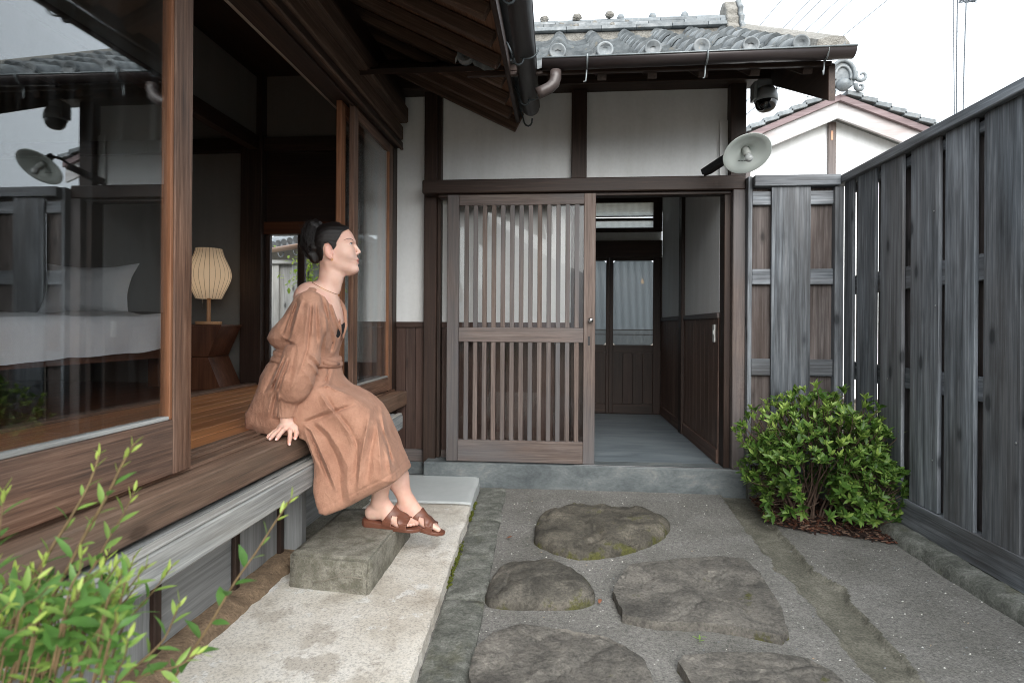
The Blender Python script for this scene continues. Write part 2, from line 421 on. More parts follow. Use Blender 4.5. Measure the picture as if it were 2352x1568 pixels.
# earth strip under the house edge
def earth_strip():
    a = M('bare_clay'); v = a.coords(False); n = a.noise(v, 14, 6, 0.7, 0.6); f = a.noise(v, 90, 4, 0.6)
    a.col(a.mix(1.0, a.ramp(n, [(0.3, S(104, 86, 68)), (0.6, S(146, 124, 100)), (0.8, S(164, 150, 130))]), a.ramp(f, [(0.3, (0.7,) * 3), (0.7, (1.15,) * 3)]), 'MULTIPLY'))
    a.set(Roughness=0.95); a.bump(a.math('ADD', n, f), 0.7, 0.012); return a.m
g = Geo(); ysr = np.arange(-1.0, 2.45, 0.02); P = []
for y in ysr:
    e = -1.110 + 0.02 * nz(0, y, 0, 5) + 0.012 * nz(0, y, 3, 22)
    P.append([(-1.34, y, 0.085 + 0.008 * nz(0, y, 9, 8)), (-1.17, y, 0.088 + 0.012 * nz(1, y, 9, 12)), (e - 0.03, y, 0.082 + 0.014 * nz(2, y, 9, 15)), (e, y, 0.062), (e + 0.012, y, 0.035)])
g.V = [p for r in P for p in r]
for j in range(len(P) - 1):
    for i in range(4): g.F.append([j * 5 + i, j * 5 + i + 1, (j + 1) * 5 + i + 1, (j + 1) * 5 + i])
g.M = [0] * len(g.F)
o = g.build('clay_strip', earth_strip(), smooth=True); o['kind'] = 'structure'
g = Geo(); ysr = np.arange(2.40, 3.80, 0.03); P = []          # further along the strip is mortar, flush with the apron
for y in ysr: P.append([(-1.34, y, 0.10), (-1.12 + 0.01 * nz(0, y, 1, 7), y, 0.098), (-1.075 + 0.012 * nz(0, y, 2, 9), y, 0.05)])
g.V = [p for r in P for p in r]
for j in range(len(P) - 1):
    for i in range(2): g.F.append([j * 3 + i, j * 3 + i + 1, (j + 1) * 3 + i + 1, (j + 1) * 3 + i])
g.M = [0] * len(g.F)
o = g.build('mortar_strip', G_DRAIN, smooth=True); o['kind'] = 'structure'

# row of edging stones between apron and paving
def edging_mat():
    a = M('edging_stone_grey'); v = a.coords(True); n = a.noise(v, 12, 7, 0.75, 0.4); f = a.noise(v, 110, 5, 0.72)
    c = a.ramp(n, [(0.30, S(70, 72, 67)), (0.50, S(108, 110, 103)), (0.70, S(146, 147, 141))])
    ms = a.noise(v, 5, 4, 0.6); c = a.mix(a.ramp(ms, [(0.56, (0, 0, 0)), (0.7, (0.45,) * 3)]), c, S(96, 94, 62))
    a.col(a.mix(1.0, c, a.ramp(f, [(0.34, (0.6,) * 3), (0.66, (1.3,) * 3)]), 'MULTIPLY'))
    a.set(Roughness=0.82); a.bump(a.math('ADD', n, f), 0.6, 0.008); return a.m
EDG = edging_mat()
edg = empty('stone_edging', (-0.4, 2.5, 0), kind='structure')
def edge_r(y): return -0.340 + (3.65 - y) * 0.040 + 0.008 * nz(4, y, 0, 5)
for y0, y1 in ((3.08, 3.70), (2.18, 3.072), (1.28, 2.172), (0.3, 1.272)):
    g = Geo(); n = int((y1 - y0) / 0.03); P = []
    for j in range(n + 1):
        y = y0 + (y1 - y0) * j / n; l, r = edge_x(y) + 0.012, edge_r(y); row = [(l, y, -0.03)]
        for i in range(8):
            t = i / 7; e = min(t, 1 - t) * 7; ee = min(j, n - j)
            z = 0.016 + 0.005 * nz(l + (r - l) * t, y, 2, 14) - (0.006 if e < 0.5 else 0) - (0.006 if ee < 0.5 else 0)
            row.append((l + (r - l) * t, y, z))
        row.append((r, y, -0.03)); P.append(row)
    W = 10; g.V = [p for rr in P for p in rr]
    for j in range(n):
        for i in range(W - 1): g.F.append([j * W + i, j * W + i + 1, (j + 1) * W + i + 1, (j + 1) * W + i])
    g.F.append(list(range(W))[::-1]); g.F.append([n * W + i for i in range(W)]); g.M = [0] * len(g.F)
    g.build('edging_stone', EDG, edg)

# moss along the apron edge
MOSS = simple('moss_green', S(78, 84, 34), 0.95, 0, 0.1, 0.5, 60, 0.8)
g = Geo(); rr = random.Random(3)
for k in range(420):
    y = rr.uniform(1.5, 3.45); 
    if nz(0, y, 8, 3.2) < -0.02: continue
    x = edge_x(y) + rr.uniform(0.0, 0.018); s = rr.uniform(0.003, 0.008); z = rr.uniform(0.010, 0.026)
    V8 = [(x + s * math.cos(a), y + s * 1.6 * math.sin(a), z - 0.004) for a in np.arange(0, 6.2, 1.257)] + [(x, y, z + s * 0.6)]
    g.add(V8, [[i, (i + 1) % 5, 5] for i in range(5)])
tag(g.build('moss', MOSS), 'green moss growing along the edge of the pale concrete apron', 'moss', kind='stuff')

# planting bed of dark bark below the shrub
def bark_mat():
    a = M('bark_mulch'); v = a.coords(False); vo = a.n('TexVoronoi'); vo.inputs['Scale'].default_value = 60; a.l(v, vo.inputs['Vector'])
    sp = a.n('SeparateColor'); a.l(vo.outputs['Color'], sp.inputs[0])
    a.col(a.ramp(sp.outputs[0], [(0, S(34, 24, 20)), (0.6, S(62, 44, 36)), (1, S(104, 72, 56))])); a.set(Roughness=0.9)
    a.bump(vo.outputs['Distance'], 0.8, 0.01); return a.m
BARK = bark_mat()
BED = [(1.19, 3.66), (1.17, 3.40), (1.15, 3.24), (1.20, 3.15), (1.30, 3.10), (1.41, 3.07), (1.54, 3.02), (1.64, 2.965), (1.72, 2.95), (1.74, 3.1), (1.74, 3.66)]
g = Geo(); cx, cy = 1.45, 3.35
rings = 8
for k in range(rings + 1):
    for (x, y) in BED:
        t = k / rings; g.V.append((cx + (x - cx) * t, cy + (y - cy) * t, 0.006 + 0.028 * (1 - t ** 2) + 0.004 * nz(x * t, y * t, k, 20)))
nb = len(BED)
for k in range(rings):
    for i in range(nb): g.F.append([k * nb + i, k * nb + (i + 1) % nb, (k + 1) * nb + (i + 1) % nb, (k + 1) * nb + i])
g.M = [0] * len(g.F); o = g.build('soil_bed', BARK); o['kind'] = 'structure'
g = Geo(); rr = random.Random(5)
for k in range(900):
    t = math.sqrt(rr.random()) * rr.uniform(1.0, 1.06); i = rr.randrange(nb); j = (i + 1) % nb; u = rr.random()
    x = cx + (BED[i][0] * (1 - u) + BED[j][0] * u - cx) * t; y = cy + (BED[i][1] * (1 - u) + BED[j][1] * u - cy) * t
    if t < 0.5 and rr.random() < 0.6: continue
    z = 0.008 + 0.028 * (1 - t ** 2) + rr.uniform(0, 0.005)
    l, wd, a, tl = rr.uniform(0.008, 0.022), rr.uniform(0.003, 0.007), rr.uniform(0, 6.28), rr.uniform(-0.4, 0.4)
    c, s = math.cos(a), math.sin(a)
    Q = [(x + c * l * e - s * wd * f2, y + s * l * e + c * wd * f2, z + tl * l * e + h) for h in (0, 0.003) for e, f2 in ((-1, -1), (1, -0.6), (1, 0.6), (-1, 1))]
    g.add(Q, [[4, 5, 6, 7], [0, 1, 5, 4], [1, 2, 6, 5], [2, 3, 7, 6], [3, 0, 4, 7]], rr.choice((0, 0, 1, 2)))
tag(g.build('bark_chips', [simple('bark_dark', S(48, 32, 26), 0.9), simple('bark_red', S(98, 60, 44), 0.9), simple('bark_pale', S(128, 104, 88), 0.9)]),
    'loose bark chips lying on the soil under the azalea shrub', 'bark chips', kind='stuff')

# kerb below the side fence
KERB = edging_mat(); KERB.name = 'fence_kerb_concrete'
g = Geo(); ysr = np.arange(-1.2, 3.72, 0.025); P = []
for y in ysr:
    w0 = 0.012 * nz(0, y, 1, 6) + 0.006 * nz(0, y, 2, 25); h = 0.062 + 0.010 * nz(0, y, 5, 5) + 0.006 * nz(0, y, 6, 22)
    P.append([(1.655 + w0, y, -0.03), (1.665 + w0, y, h * 0.7), (1.69 + w0, y, h), (1.73, y, h + 0.008), (1.90, y, h + 0.010)])
g.V = [p for r in P for p in r]
for j in range(len(P) - 1):
    for i in range(4): g.F.append([j * 5 + i, j * 5 + i + 1, (j + 1) * 5 + i + 1, (j + 1) * 5 + i])
g.M = [0] * len(g.F); o = g.build('fence_kerb', KERB, smooth=True); o['kind'] = 'structure'

# loose pebbles and shell flecks on the paving
g = Geo(); rr = random.Random(11)
for k in range(800):
    y = 1.55 + 2.2 * rr.random() ** 1.4; x = rr.uniform(-0.28, 1.66)
    if seg_x(y, DL) - 0.01 < x < seg_x(y, DR) + 0.01 and rr.random() < 0.85: continue
    s = rr.choice((0.0016, 0.002, 0.0025, 0.003, 0.0045)); z = 0.006 * nz(x, y, 0, 1.3) + 0.004 * nz(x, y, 1, 5) - 0.004 * max(0, 2.2 - y)
    a = rr.uniform(0, 3); e = rr.uniform(0.5, 1)
    Vp = [(x + s * math.cos(a + t), y + s * e * math.sin(a + t), z) for t in (0, 1.57, 3.14, 4.71)] + [(x + s * .3, y, z + s * 0.9)]
    g.add(Vp, [[0, 1, 4], [1, 2, 4], [2, 3, 4], [3, 0, 4]], rr.choice((0, 0, 0, 1, 1, 2)))
tag(g.build('pebbles', [simple('pebble_white', S(206, 206, 200), 0.6), simple('pebble_grey', S(118, 122, 124), 0.7), simple('pebble_tan', S(160, 142, 120), 0.7)]),
    'tiny pale pebbles and shell flecks scattered over the courtyard paving', 'pebbles', kind='stuff')

# ------------------------------------------------------------------ stepping stones
def rock_mat(name, dark, mid, light, moss):
    a = M(name); v = a.coords(False); n = a.noise(v, 4.5, 7, 0.65, 0.8); f = a.noise(v, 95, 6, 0.72); p = a.noise(v, 17, 6, 0.75)
    c = a.ramp(n, [(0.26, dark), (0.5, mid), (0.74, light)])
    c = a.mix(1.0, c, a.ramp(p, [(0.34, (0.60, 0.60, 0.60)), (0.5, (0.98, 0.97, 0.96)), (0.68, (1.22, 1.2, 1.17))]), 'MULTIPLY')
    c = a.mix(1.0, c, a.ramp(f, [(0.34, (0.58,) * 3), (0.5, (1.0,) * 3), (0.66, (1.32,) * 3)]), 'MULTIPLY')
    geo = a.n('NewGeometry'); sx = a.n('SeparateXYZ'); a.l(geo.outputs['Position'], sx.inputs[0])
    low = a.ramp(sx.outputs['Z'], [(0.0, (1, 1, 1)), (0.05, (0, 0, 0))])
    mn = a.noise(v, 9, 5, 0.65)
    k1 = a.math('ADD', a.math('MULTIPLY', low, 0.17), mn)
    mk = a.ramp(k1, [(0.72 - 0.10 * moss, (0, 0, 0)), (0.79 - 0.08 * moss, (0.85,) * 3)])
    mc = a.ramp(f, [(0.3, S(52, 54, 22)), (0.7, S(104, 104, 44))])
    a.col(a.mix(mk, c, mc)); a.set(Roughness=0.85); a.bump(a.math('ADD', a.math('ADD', n, a.math('MULTIPLY', p, .6)), a.math('MULTIPLY', f, 0.5)), 0.8, 0.016)
    return a.m
R_MOSS = rock_mat('stone_mossy', S(50, 48, 42), S(92, 88, 79), S(128, 122, 110), 1.0)
R_DARK = rock_mat('stone_dark', S(54, 52, 47), S(90, 87, 80), S(126, 121, 112), 0.7)
R_FLAT = rock_mat('stone_flat', S(74, 72, 68), S(110, 107, 101), S(138, 134, 127), 0.05)
def stone(outline, h, m, label, seed, crown=0.5, rough=1.0, tilt=(0, 0), ang=False):
    pts = [Vector((x, y, 0)) for x, y in outline]; n = len(pts); dense = []
    for i in range(n):
        p0, p1, p2, p3 = pts[i - 1], pts[i], pts[(i + 1) % n], pts[(i + 2) % n]
        for k in range(9):
            t = k / 9
            dense.append(p1.lerp(p2, t) if ang else 0.5 * ((2 * p1) + (-p0 + p2) * t + (2 * p0 - 5 * p1 + 4 * p2 - p3) * t * t + (-p0 + 3 * p1 - 3 * p2 + p3) * t ** 3))
    c = sum(dense, Vector()) / len(dense); N = len(dense)
    sq = 1 - crown; prof = [(0.0, 1.0), (0.08, 1.0), (0.16, 1), (0.24, 1), (0.32, 1), (0.4, 0.99), (0.48, 0.98), (0.55, 0.97), (0.62, 0.95), (0.68, 0.93), (0.74, 0.90), (0.79, 0.87), (0.84, 0.82), (0.88, 0.77), (0.92, 0.69), (0.95, 0.60), (0.975, 0.46), (0.99, 0.30), (1.0, 0.05), (1.0, -0.4)]
    prof = [(t, h_ + (1 - h_) * min(0.88, 1.1 * sq) if 0.05 < h_ else h_) for t, h_ in prof]
    g = Geo()
    for t, hh in prof:
        for i, p in enumerate(dense):
            q = c + (p - c) * t
            e = 1 + (0.030 * nz(p.x, p.y, seed, 12) + 0.020 * nz(p.x, p.y, seed + 4, 38)) * min(1, t * t)
            q = c + (q - c) * e
            hz = hh if hh < 0.9 else 0.9 + (hh - 0.9) * crown * 3
            z = h * hz + (rough * (0.014 * nz(q.x, q.y, seed, 5) + 0.012 * abs(nz(q.x, q.y, seed + 2, 10)) - 0.016 * max(0, nz(q.x, q.y, seed + 6, 8)) + 0.006 * abs(nz(q.x, q.y, seed + 3, 26)) + 0.003 * nz(q.x, q.y, seed + 5, 60)) if t < 1 else 0) * min(1, (1.02 - t) * 6 + 0.15)
            if t < 0.97: z -= (0.011 * rough) * math.exp(-(nz(q.x, q.y, seed + 8, 4.2) / 0.035) ** 2) + 0.005 * math.exp(-(nz(q.x, q.y, seed + 9, 9) / 0.05) ** 2)
            z += (q.x - c.x) * tilt[0] + (q.y - c.y) * tilt[1] if t < 0.99 else 0
            g.V.append((q.x, q.y, z))
    for k in range(len(prof) - 1):
        for i in range(N): g.F.append([k * N + i, k * N + (i + 1) % N, (k + 1) * N + (i + 1) % N, (k + 1) * N + i][::-1])
    g.M = [0] * len(g.F)
    o = g.build('stepping_stone', m, smooth=True, origin=(c.x, c.y, 0)); o.data.set_sharp_from_angle(angle=R(32))
    return tag(o, label, 'stone', 'stepping stones set in the courtyard')
stone([(-0.113, 3.06), (-0.08, 3.20), (0.016, 3.30), (0.219, 3.347), (0.463, 3.31), (0.585, 3.17), (0.56, 2.98), (0.42, 2.79), (0.233, 2.65), (0.074, 2.63), (-0.089, 2.73), (-0.119, 2.85)], 0.056, R_MOSS, 'mossy rounded stepping stone nearest the entrance step', 1, 0.9, 1.4)
stone([(-0.252, 2.43), (-0.161, 2.49), (-0.025, 2.50), (0.089, 2.41), (0.139, 2.28), (0.130, 2.20), (0.029, 2.15), (-0.15, 2.13), (-0.262, 2.15), (-0.28, 2.25)], 0.060, R_DARK, 'small dark rounded stepping stone beside the edging stones', 2, 0.9, 0.9)
stone([(0.300, 2.53), (0.505, 2.60), (0.732, 2.655), (0.835, 2.65), (0.852, 2.48), (0.83, 2.20), (0.79, 2.02), (0.745, 1.985), (0.677, 2.012), (0.497, 2.05), (0.361, 2.035), (0.225, 2.08), (0.215, 2.275), (0.265, 2.43)], 0.034, R_FLAT, 'large flat angular stepping stone with a cracked corner', 3, 0.12, 0.75, ang=True)
stone([(-0.265, 1.80), (-0.225, 1.91), (-0.13, 1.965), (0.027, 1.95), (0.171, 1.90), (0.27, 1.80), (0.285, 1.67), (0.20, 1.53), (0.022, 1.44), (-0.172, 1.47), (-0.265, 1.66)], 0.044, R_FLAT, 'broad pale stepping stone at the bottom edge of the picture', 4, 0.3, 0.85, ang=True)
stone([(0.392, 1.84), (0.503, 1.868), (0.671, 1.88), (0.785, 1.86), (0.825, 1.80), (0.845, 1.72), (0.76, 1.56), (0.475, 1.50), (0.396, 1.64), (0.372, 1.80)], 0.034, R_FLAT, 'flat stepping stone in the foreground right of the broad one', 5, 0.15, 0.7, ang=True)

# ------------------------------------------------------------------ stone shoe step
def step_mat():
    a = M('cut_stone_step'); v = a.coords(False); n = a.noise(v, 6, 6, 0.65, 0.5); f = a.noise(v, 130, 6, 0.75)
    c = a.ramp(n, [(0.28, S(112, 109, 98)), (0.5, S(144, 141, 129)), (0.75, S(166, 163, 152))])
    c = a.mix(1.0, c, a.ramp(f, [(0.34, (0.5,) * 3), (0.5, (1.0,) * 3), (0.66, (1.3,) * 3)]), 'MULTIPLY')
    geo = a.n('NewGeometry'); sx = a.n('SeparateXYZ'); a.l(geo.outputs['Normal'], sx.inputs[0])
    d = a.noise(v, 16, 5, 0.7); sd = a.ramp(d, [(0.45, (0, 0, 0)), (0.62, (0.7,) * 3)])
    c = a.mix(sd, c, S(96, 94, 80)); a.col(c); a.set(Roughness=0.9)
    a.bump(a.math('ADD', f, a.math('MULTIPLY', n, 0.6)), 0.8, 0.010); return a.m
bm = bmesh.new(); bmesh.ops.create_cube(bm, size=1)
LX0, LX1, LY0, LY1 = -1.045, -0.712, 2.09, 2.70
for v in bm.verts: v.co = Vector((LX0 + (LX1 - LX0) * (v.co.x + 0.5), LY0 + (LY1 - LY0) * (v.co.y + 0.5), 0.03 + 0.148 * (v.co.z + 0.5)))
for v in bm.verts:
    if v.co.y < 2.2 and v.co.x < -0.9: v.co.y += 0.045
bmesh.ops.bevel(bm, geom=bm.edges[:], offset=0.008, segments=2, affect='EDGES')
bmesh.ops.subdivide_edges(bm, edges=bm.edges[:], cuts=14, use_grid_fill=True)
for v in bm.verts:
    n = 0.004 * nz(v.co.x, v.co.y, v.co.z, 9) + 0.0025 * nz(v.co.x, v.co.y, v.co.z, 40)
    v.co += Vector((n, n * 0.8, n if v.co.z > 0.1 else 0))
me = bpy.data.meshes.new('stone_step'); 
for v in bm.verts: v.co -= Vector((-0.88, 2.4, 0.05))
bm.to_mesh(me); bm.free(); me.materials.append(step_mat()); me.shade_smooth()
tag(put(bpy.data.objects.new('stone_step', me), None, (-0.88, 2.4, 0.05)), 'cut grey stone block used as a shoe step below the veranda', 'step')
# dead creeper twigs clinging to the front of the step, and fallen leaves
TWIGM = simple('dead_twig_grey', S(134, 128, 116), 0.85)
for P, r_ in (([(-0.93, 2.10, 0.085), (-0.88, 2.093, 0.100), (-0.83, 2.086, 0.118), (-0.78, 2.080, 0.122), (-0.735, 2.079, 0.118)], 0.0022), ([(-0.85, 2.088, 0.112), (-0.82, 2.084, 0.135), (-0.80, 2.082, 0.142)], 0.0014)):
    tag(tube('dead_twig', P, r_, TWIGM, None, 5), 'long dry grey twig clinging to the front of the stone step' if r_ > 0.002 else 'short dry side twig on the front of the stone step', 'twig', 'dry twigs on the step')
LEAF_BR = simple('dry_leaf_brown', S(132, 84, 60), 0.8)
for (x, y, s, a, lab) in ((-0.245, 2.835, 0.016, 0.3, 'curled brown fallen leaf left of the mossy stepping stone'), (0.16, 2.21, 0.013, 1.2, 'small reddish fallen leaf between two stepping stones')):
    c, sn = math.cos(a), math.sin(a); V = []
    for u, wd in ((-1, 0.0), (-0.4, 0.5), (0.3, 0.55), (1, 0.0)):
        for e in (-1, 1): V.append((x + s * (c * u - sn * wd * e), y + s * (sn * u + c * wd * e), 0.012 + 0.006 * abs(wd * e) + 0.004 * u))
    tag(mesh('fallen_leaf', V, [[0, 1, 3, 2], [2, 3, 5, 4], [4, 5, 7, 6]], LEAF_BR), lab, 'leaf', 'fallen leaves')
# ================================================================== MAIN HOUSE (left)
def glass_mat(name, f0=0.10, power=3.6, tint=(0.93, 0.97, 0.97, 1), dust=0.0):
    a = M(name); a.N.remove(a.b)
    tr = a.n('BsdfTransparent'); tr.inputs[0].default_value = tint
    gl = a.n('BsdfGlossy'); gl.inputs['Roughness'].default_value = 0.0; gl.inputs['Color'].default_value = (0.94, 0.98, 1, 1)
    lw = a.n('LayerWeight'); lw.inputs['Blend'].default_value = 0.5
    p = a.math('POWER', lw.outputs['Facing'], power); fr = a.math('ADD', a.math('MULTIPLY', p, 1 - f0), f0, True)
    mx = a.n('MixShader'); a.l(fr, mx.inputs[0]); a.l(tr, mx.inputs[1]); a.l(gl, mx.inputs[2])
    last = mx
    if dust:
        df = a.n('BsdfDiffuse'); df.inputs[0].default_value = (0.7, 0.74, 0.76, 1)
        v = a.coords(False, (1, 6, 0.35)); n = a.noise(v, 5, 5, 0.7)
        k = a.ramp(n, [(0.5, (0, 0, 0)), (0.8, (dust,) * 3)])
        m2 = a.n('MixShader'); a.l(k, m2.inputs[0]); a.l(mx, m2.inputs[1]); a.l(df, m2.inputs[2]); last = m2
    a.l(last, a.out.inputs[0]); return a.m
GLASS = glass_mat('window_glass', 0.085, 3.0, tint=(0.985, 0.99, 0.99, 1), dust=0.02)
GLASS_LAT = glass_mat('lattice_glass', 0.018, 5.0, tint=(0.99, 0.99, 0.99, 1))

house = empty('timber_house', (-1.2, 1.5, 0.0), 'dark timber house with a veranda and open glass sliding doors', 'house')
H = house
box('sill_beam', -1.26, -1.06, -1.0, 3.89, 0.516, 0.613, W_SILL, H, 0.006)
for x in (-1.235, -1.155): box('sliding_track', x, x + 0.012, -1.0, 3.88, 0.6135, 0.626, W_SILL, H, 0.002)
box('sill_cover', -1.275, -1.245, -1.0, 3.88, 0.60, 0.634, W_SILL, H)
box('rain_shutter_rail', -1.062, -1.000, -1.0, 3.58, 0.405, 0.500, W_GREY, H, 0.008)
box('rail_lip', -1.030, -1.001, -1.0, 3.56, 0.5005, 0.510, W_GREY, H, 0.003)
box('rail_support', -1.20, -1.063, -1.0, 3.60, 0.44, 0.500, W_GREY, H)
# boarding under the floor
ye = [-0.9, -0.1, 0.75, 1.24, 1.60, 2.02, 2.36, 2.86, 3.40, 3.85]
for a, b in zip(ye, ye[1:]): box('underfloor_panel', -1.225, -1.205, a + 0.002, b - 0.002, 0.085, 0.50, W_PANEL, H)
for y in ye[1:-1]: box('underfloor_post', -1.204, -1.186, y - 0.016, y + 0.016, 0.07, 0.44, W_DARK, H)
for y in (2.40,): box('underfloor_post', -1.204, -1.12, y, y + 0.05, 0.08, 0.439, W_PANEL, H)

def glass_door(y0, y1, xf, z0=0.628, z1=2.31, rail=0.16, stile=0.08, m=W_SASH, mi=W_SASH_IN, th=0.036, label=None):
    d = empty('glass_door', (xf, (y0 + y1) / 2, z0), parent=H)
    if label: d['label'] = label
    box('stile', xf - th, xf, y0, y0 + stile, z0, z1, m, d); box('stile', xf - th, xf, y1 - stile, y1, z0, z1, m, d)
    a, b = y0 + stile + 0.0005, y1 - stile - 0.0005
    box('bottom_rail', xf - th, xf - 0.001, a, b, z0 + 0.001, z0 + rail, m, d)
    box('top_rail', xf - th, xf - 0.001, a, b, z1 - 0.07, z1 - 0.001, m, d)
    for yy in (a, b - 0.012): box('glazing_bead', xf - th + 0.002, xf - 0.004, yy, yy + 0.012, z0 + rail + 0.001, z1 - 0.0705, mi, d, 0.002)
    box('glazing_bead', xf - th + 0.002, xf - 0.004, a + 0.013, b - 0.013, z0 + rail + 0.001, z0 + rail + 0.012, W_GREY, d, 0.002)
    box('glass_pane', xf - th / 2 - 0.0025, xf - th / 2 + 0.0025, a + 0.002, b - 0.002, z0 + rail + 0.002, z1 - 0.072, GLASS, d, 0)
    return d
glass_door(0.30, 1.65, -1.12, label='glass sliding door reflecting the entrance roof and sky')
glass_door(-1.05, 0.29, -1.12)
glass_door(3.04, 3.83, -1.205, rail=0.09, stile=0.065, m=W_SASH_IN, th=0.03)
glass_door(3.09, 3.83, -1.150, rail=0.09, stile=0.065, th=0.03)

# door head, beams and wall above the doors
box('door_head', -1.275, -1.10, -1.0, 3.895, 2.305, 2.345, W_DARK, H)
box('track_lip', -1.170, -1.15, -1.0, 3.89, 2.29, 2.3045, W_DARK, H); box('track_lip', -1.115, -1.095, -1.0, 3.89, 2.29, 2.3045, W_EAVE, H)
tube('cable_conduit', [(-1.292, -1.0, 2.325), (-1.292, 3.86, 2.325)], 0.012, simple('conduit_beige', S(168, 158, 146), 0.5), H)
box('head_beam', -1.165, -1.085, -1.0, 3.85, 2.346, 2.44, W_EAVE, H, 0.006)
box('eave_beam', -1.130, -1.035, -1.0, 3.80, 2.441, 2.55, W_EAVE, H, 0.010)
box('wall_plate', -1.22, -1.09, -1.0, 3.92, 2.551, 2.745, W_DARK, H, 0.006)
box('corner_post', -1.225, -1.150, 3.840, 3.985, 0.10, 2.70, W_DARK, H)

# eave: rafters, boarding, fascia, roof, gutter
def ez(x): return 2.375 + 0.5 * (-0.315 - x)       # underside of the rafters
for k in range(17):
    y = 3.575 - 0.232 * k
    beam('rafter', (-0.318 + 0.004 * nz(0, y, 0, 3), y, ez(-0.318) + 0.030), (-1.45, y, ez(-1.45) + 0.030), 0.052, 0.060, W_EAVE, H, 0.004)
nrm = Vector((0.5, 0, 1)).normalized()
for k in range(8):
    x0 = -0.295 - k * 0.145; x1 = x0 - 0.143; xm = (x0 + x1) / 2; L = (x1 - x0) * math.sqrt(1.25)
    beam('roof_boarding', (xm, -0.4, ez(xm) + 0.0765), (xm, 3.68, ez(xm) + 0.0765), abs(L), 0.014, W_BOARDING, H, 0.002, up=nrm)
box('fascia_board', -0.292, -0.268, -0.4, 3.68, 2.385, 2.475, W_DARK, H)
beam('barge_board', (-0.27, 3.70, ez(-0.27) + 0.04), (-1.5, 3.70, ez(-1.5) + 0.04), 0.028, 0.13, W_EAVE, H, 0.004)
TILE_IN = simple('tile_dark_grey', S(96, 102, 106), 0.5, 0, 0.5, 0.3, 14)
rp = [(-0.235, 2.465), (-0.235, 2.52), (-3.0, 3.92), (-5.6, 2.60), (-5.6, 2.54), (-3.0, 3.83)]
prism('roof', [(x, z) for x, z in rp], 1, -1.6, 3.74, TILE_IN, H)
g = Geo()
for k in range(18):                                           # round eave tiles above the gutter
    y = -0.5 + k * 0.245
    V, F = tube_geo([(-0.225, y, 2.53), (-0.245, y, 2.54), (-1.0, y, 2.93)], 0.042, 12); g.add(V, F)
g.build('eave_tiles', TILE_IN, H)['kind'] = 'stuff'
def half_pipe(name, p, q, r, m, parent, th=0.003, seg=14):
    p, q = Vector(p), Vector(q); t = (q - p).normalized(); s = t.cross(Vector((0, 0, 1))).normalized(); V, F = [], []
    for P0 in (p, q):
        for rr2 in (r, r - th):
            for k in range(seg + 1):
                a = math.pi * k / seg + math.pi; V.append(P0 + s * (rr2 * math.cos(a)) + Vector((0, 0, rr2 * math.sin(a))))
    n = seg + 1
    for k in range(seg):
        F += [[k, k + 1, 2 * n + k + 1, 2 * n + k], [n + k, 3 * n + k, 3 * n + k + 1, n + k + 1]]
    F += [[0, 2 * n, 3 * n, n], [n - 1, 2 * n - 1, 4 * n - 1, 3 * n - 1]]
    F.append([2 * n + k for k in range(n)]); F.append([k for k in range(n)][::-1])
    o = mesh(name, V, F, m, parent, smooth=False)
    o.data.polygons.foreach_set('use_smooth', [len(x.vertices) == 4 for x in o.data.polygons]); return o
gut = half_pipe('gutter', (-0.150, -0.5, 2.412), (-0.186, 3.50, 2.412), 0.052, METAL_DARK, H)
tube('gutter_bead', [(-0.0985, -0.5, 2.413), (-0.1345, 3.50, 2.413)], 0.004, METAL_DARK, gut, 6)
for y in (0.7, 1.2, 1.7, 2.22, 2.74, 3.24, 3.58):
    x = -0.165
    hk = tube('gutter_hook', [(-0.30, y, 2.455), (-0.262, y, 2.435), (-0.242, y, 2.39), (-0.232, y, 2.350), (-0.222, y, 2.335), (-0.207, y, 2.328), (-0.192, y, 2.334), (-0.184, y, 2.350), (-0.182, y, 2.375)], 0.0055, HOOK_DARK, gut, 6)
    if y < 3.5:
        tube('hook_band', [(x - 0.056 * math.cos(a), y, 2.412 - 0.056 * math.sin(a)) for a in np.linspace(0.1, 3.0, 12)], 0.004, HOOK_DARK, gut, 6)
    
# ------------------------------------------------------------------ floor and rooms inside
for k in range(9):
    x0 = -2.19 + k * 0.102; x1 = x0 + 0.1005
    box('floor_board', x0, min(x1, -1.2765), -1.0, 4.04, 0.605, 0.632, W_FLOOR, H, 0.0012)
box('room_threshold', -2.265, -2.193, -1.0, 3.965, 0.600, 0.646, W_SILL, H)
for k in range(12):
    x0 = -5.0 + k * 0.228; box('floor_board', x0, x0 + 0.2265, -1.0, 4.04, 0.60, 0.630, W_STOOL, H, 0.001)
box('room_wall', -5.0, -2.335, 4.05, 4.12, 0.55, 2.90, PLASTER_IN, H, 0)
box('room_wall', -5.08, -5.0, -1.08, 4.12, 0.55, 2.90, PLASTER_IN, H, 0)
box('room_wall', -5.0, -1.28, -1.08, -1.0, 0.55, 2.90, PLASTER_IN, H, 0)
box('wall_base', -5.0, -1.24, 4.06, 4.11, 0.0, 0.549, W_PANEL, H, 0)
box('ceiling_board', -5.0, -1.22, -1.0, 4.12, 2.901, 2.93, W_DARK, H, 0)
for k in range(5): box('ceiling_batten', -4.6 + k * 0.75, -4.57 + k * 0.75, -1.0, 4.04, 2.87, 2.90, W_DARK, H)
box('room_post', -2.330, -2.170, 3.97, 4.10, 0.50, 2.90, W_DARK, H)
box('room_post', -2.27, -2.18, -1.0, -0.88, 0.50, 2.90, W_DARK, H)
box('transom_beam', -2.265, -2.19, -0.88, 3.969, 2.34, 2.44, W_DARK, H)
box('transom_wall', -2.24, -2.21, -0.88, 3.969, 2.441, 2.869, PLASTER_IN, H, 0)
box('wall_rail', -4.99, -2.331, 4.00, 4.049, 2.34, 2.44, W_DARK, H)
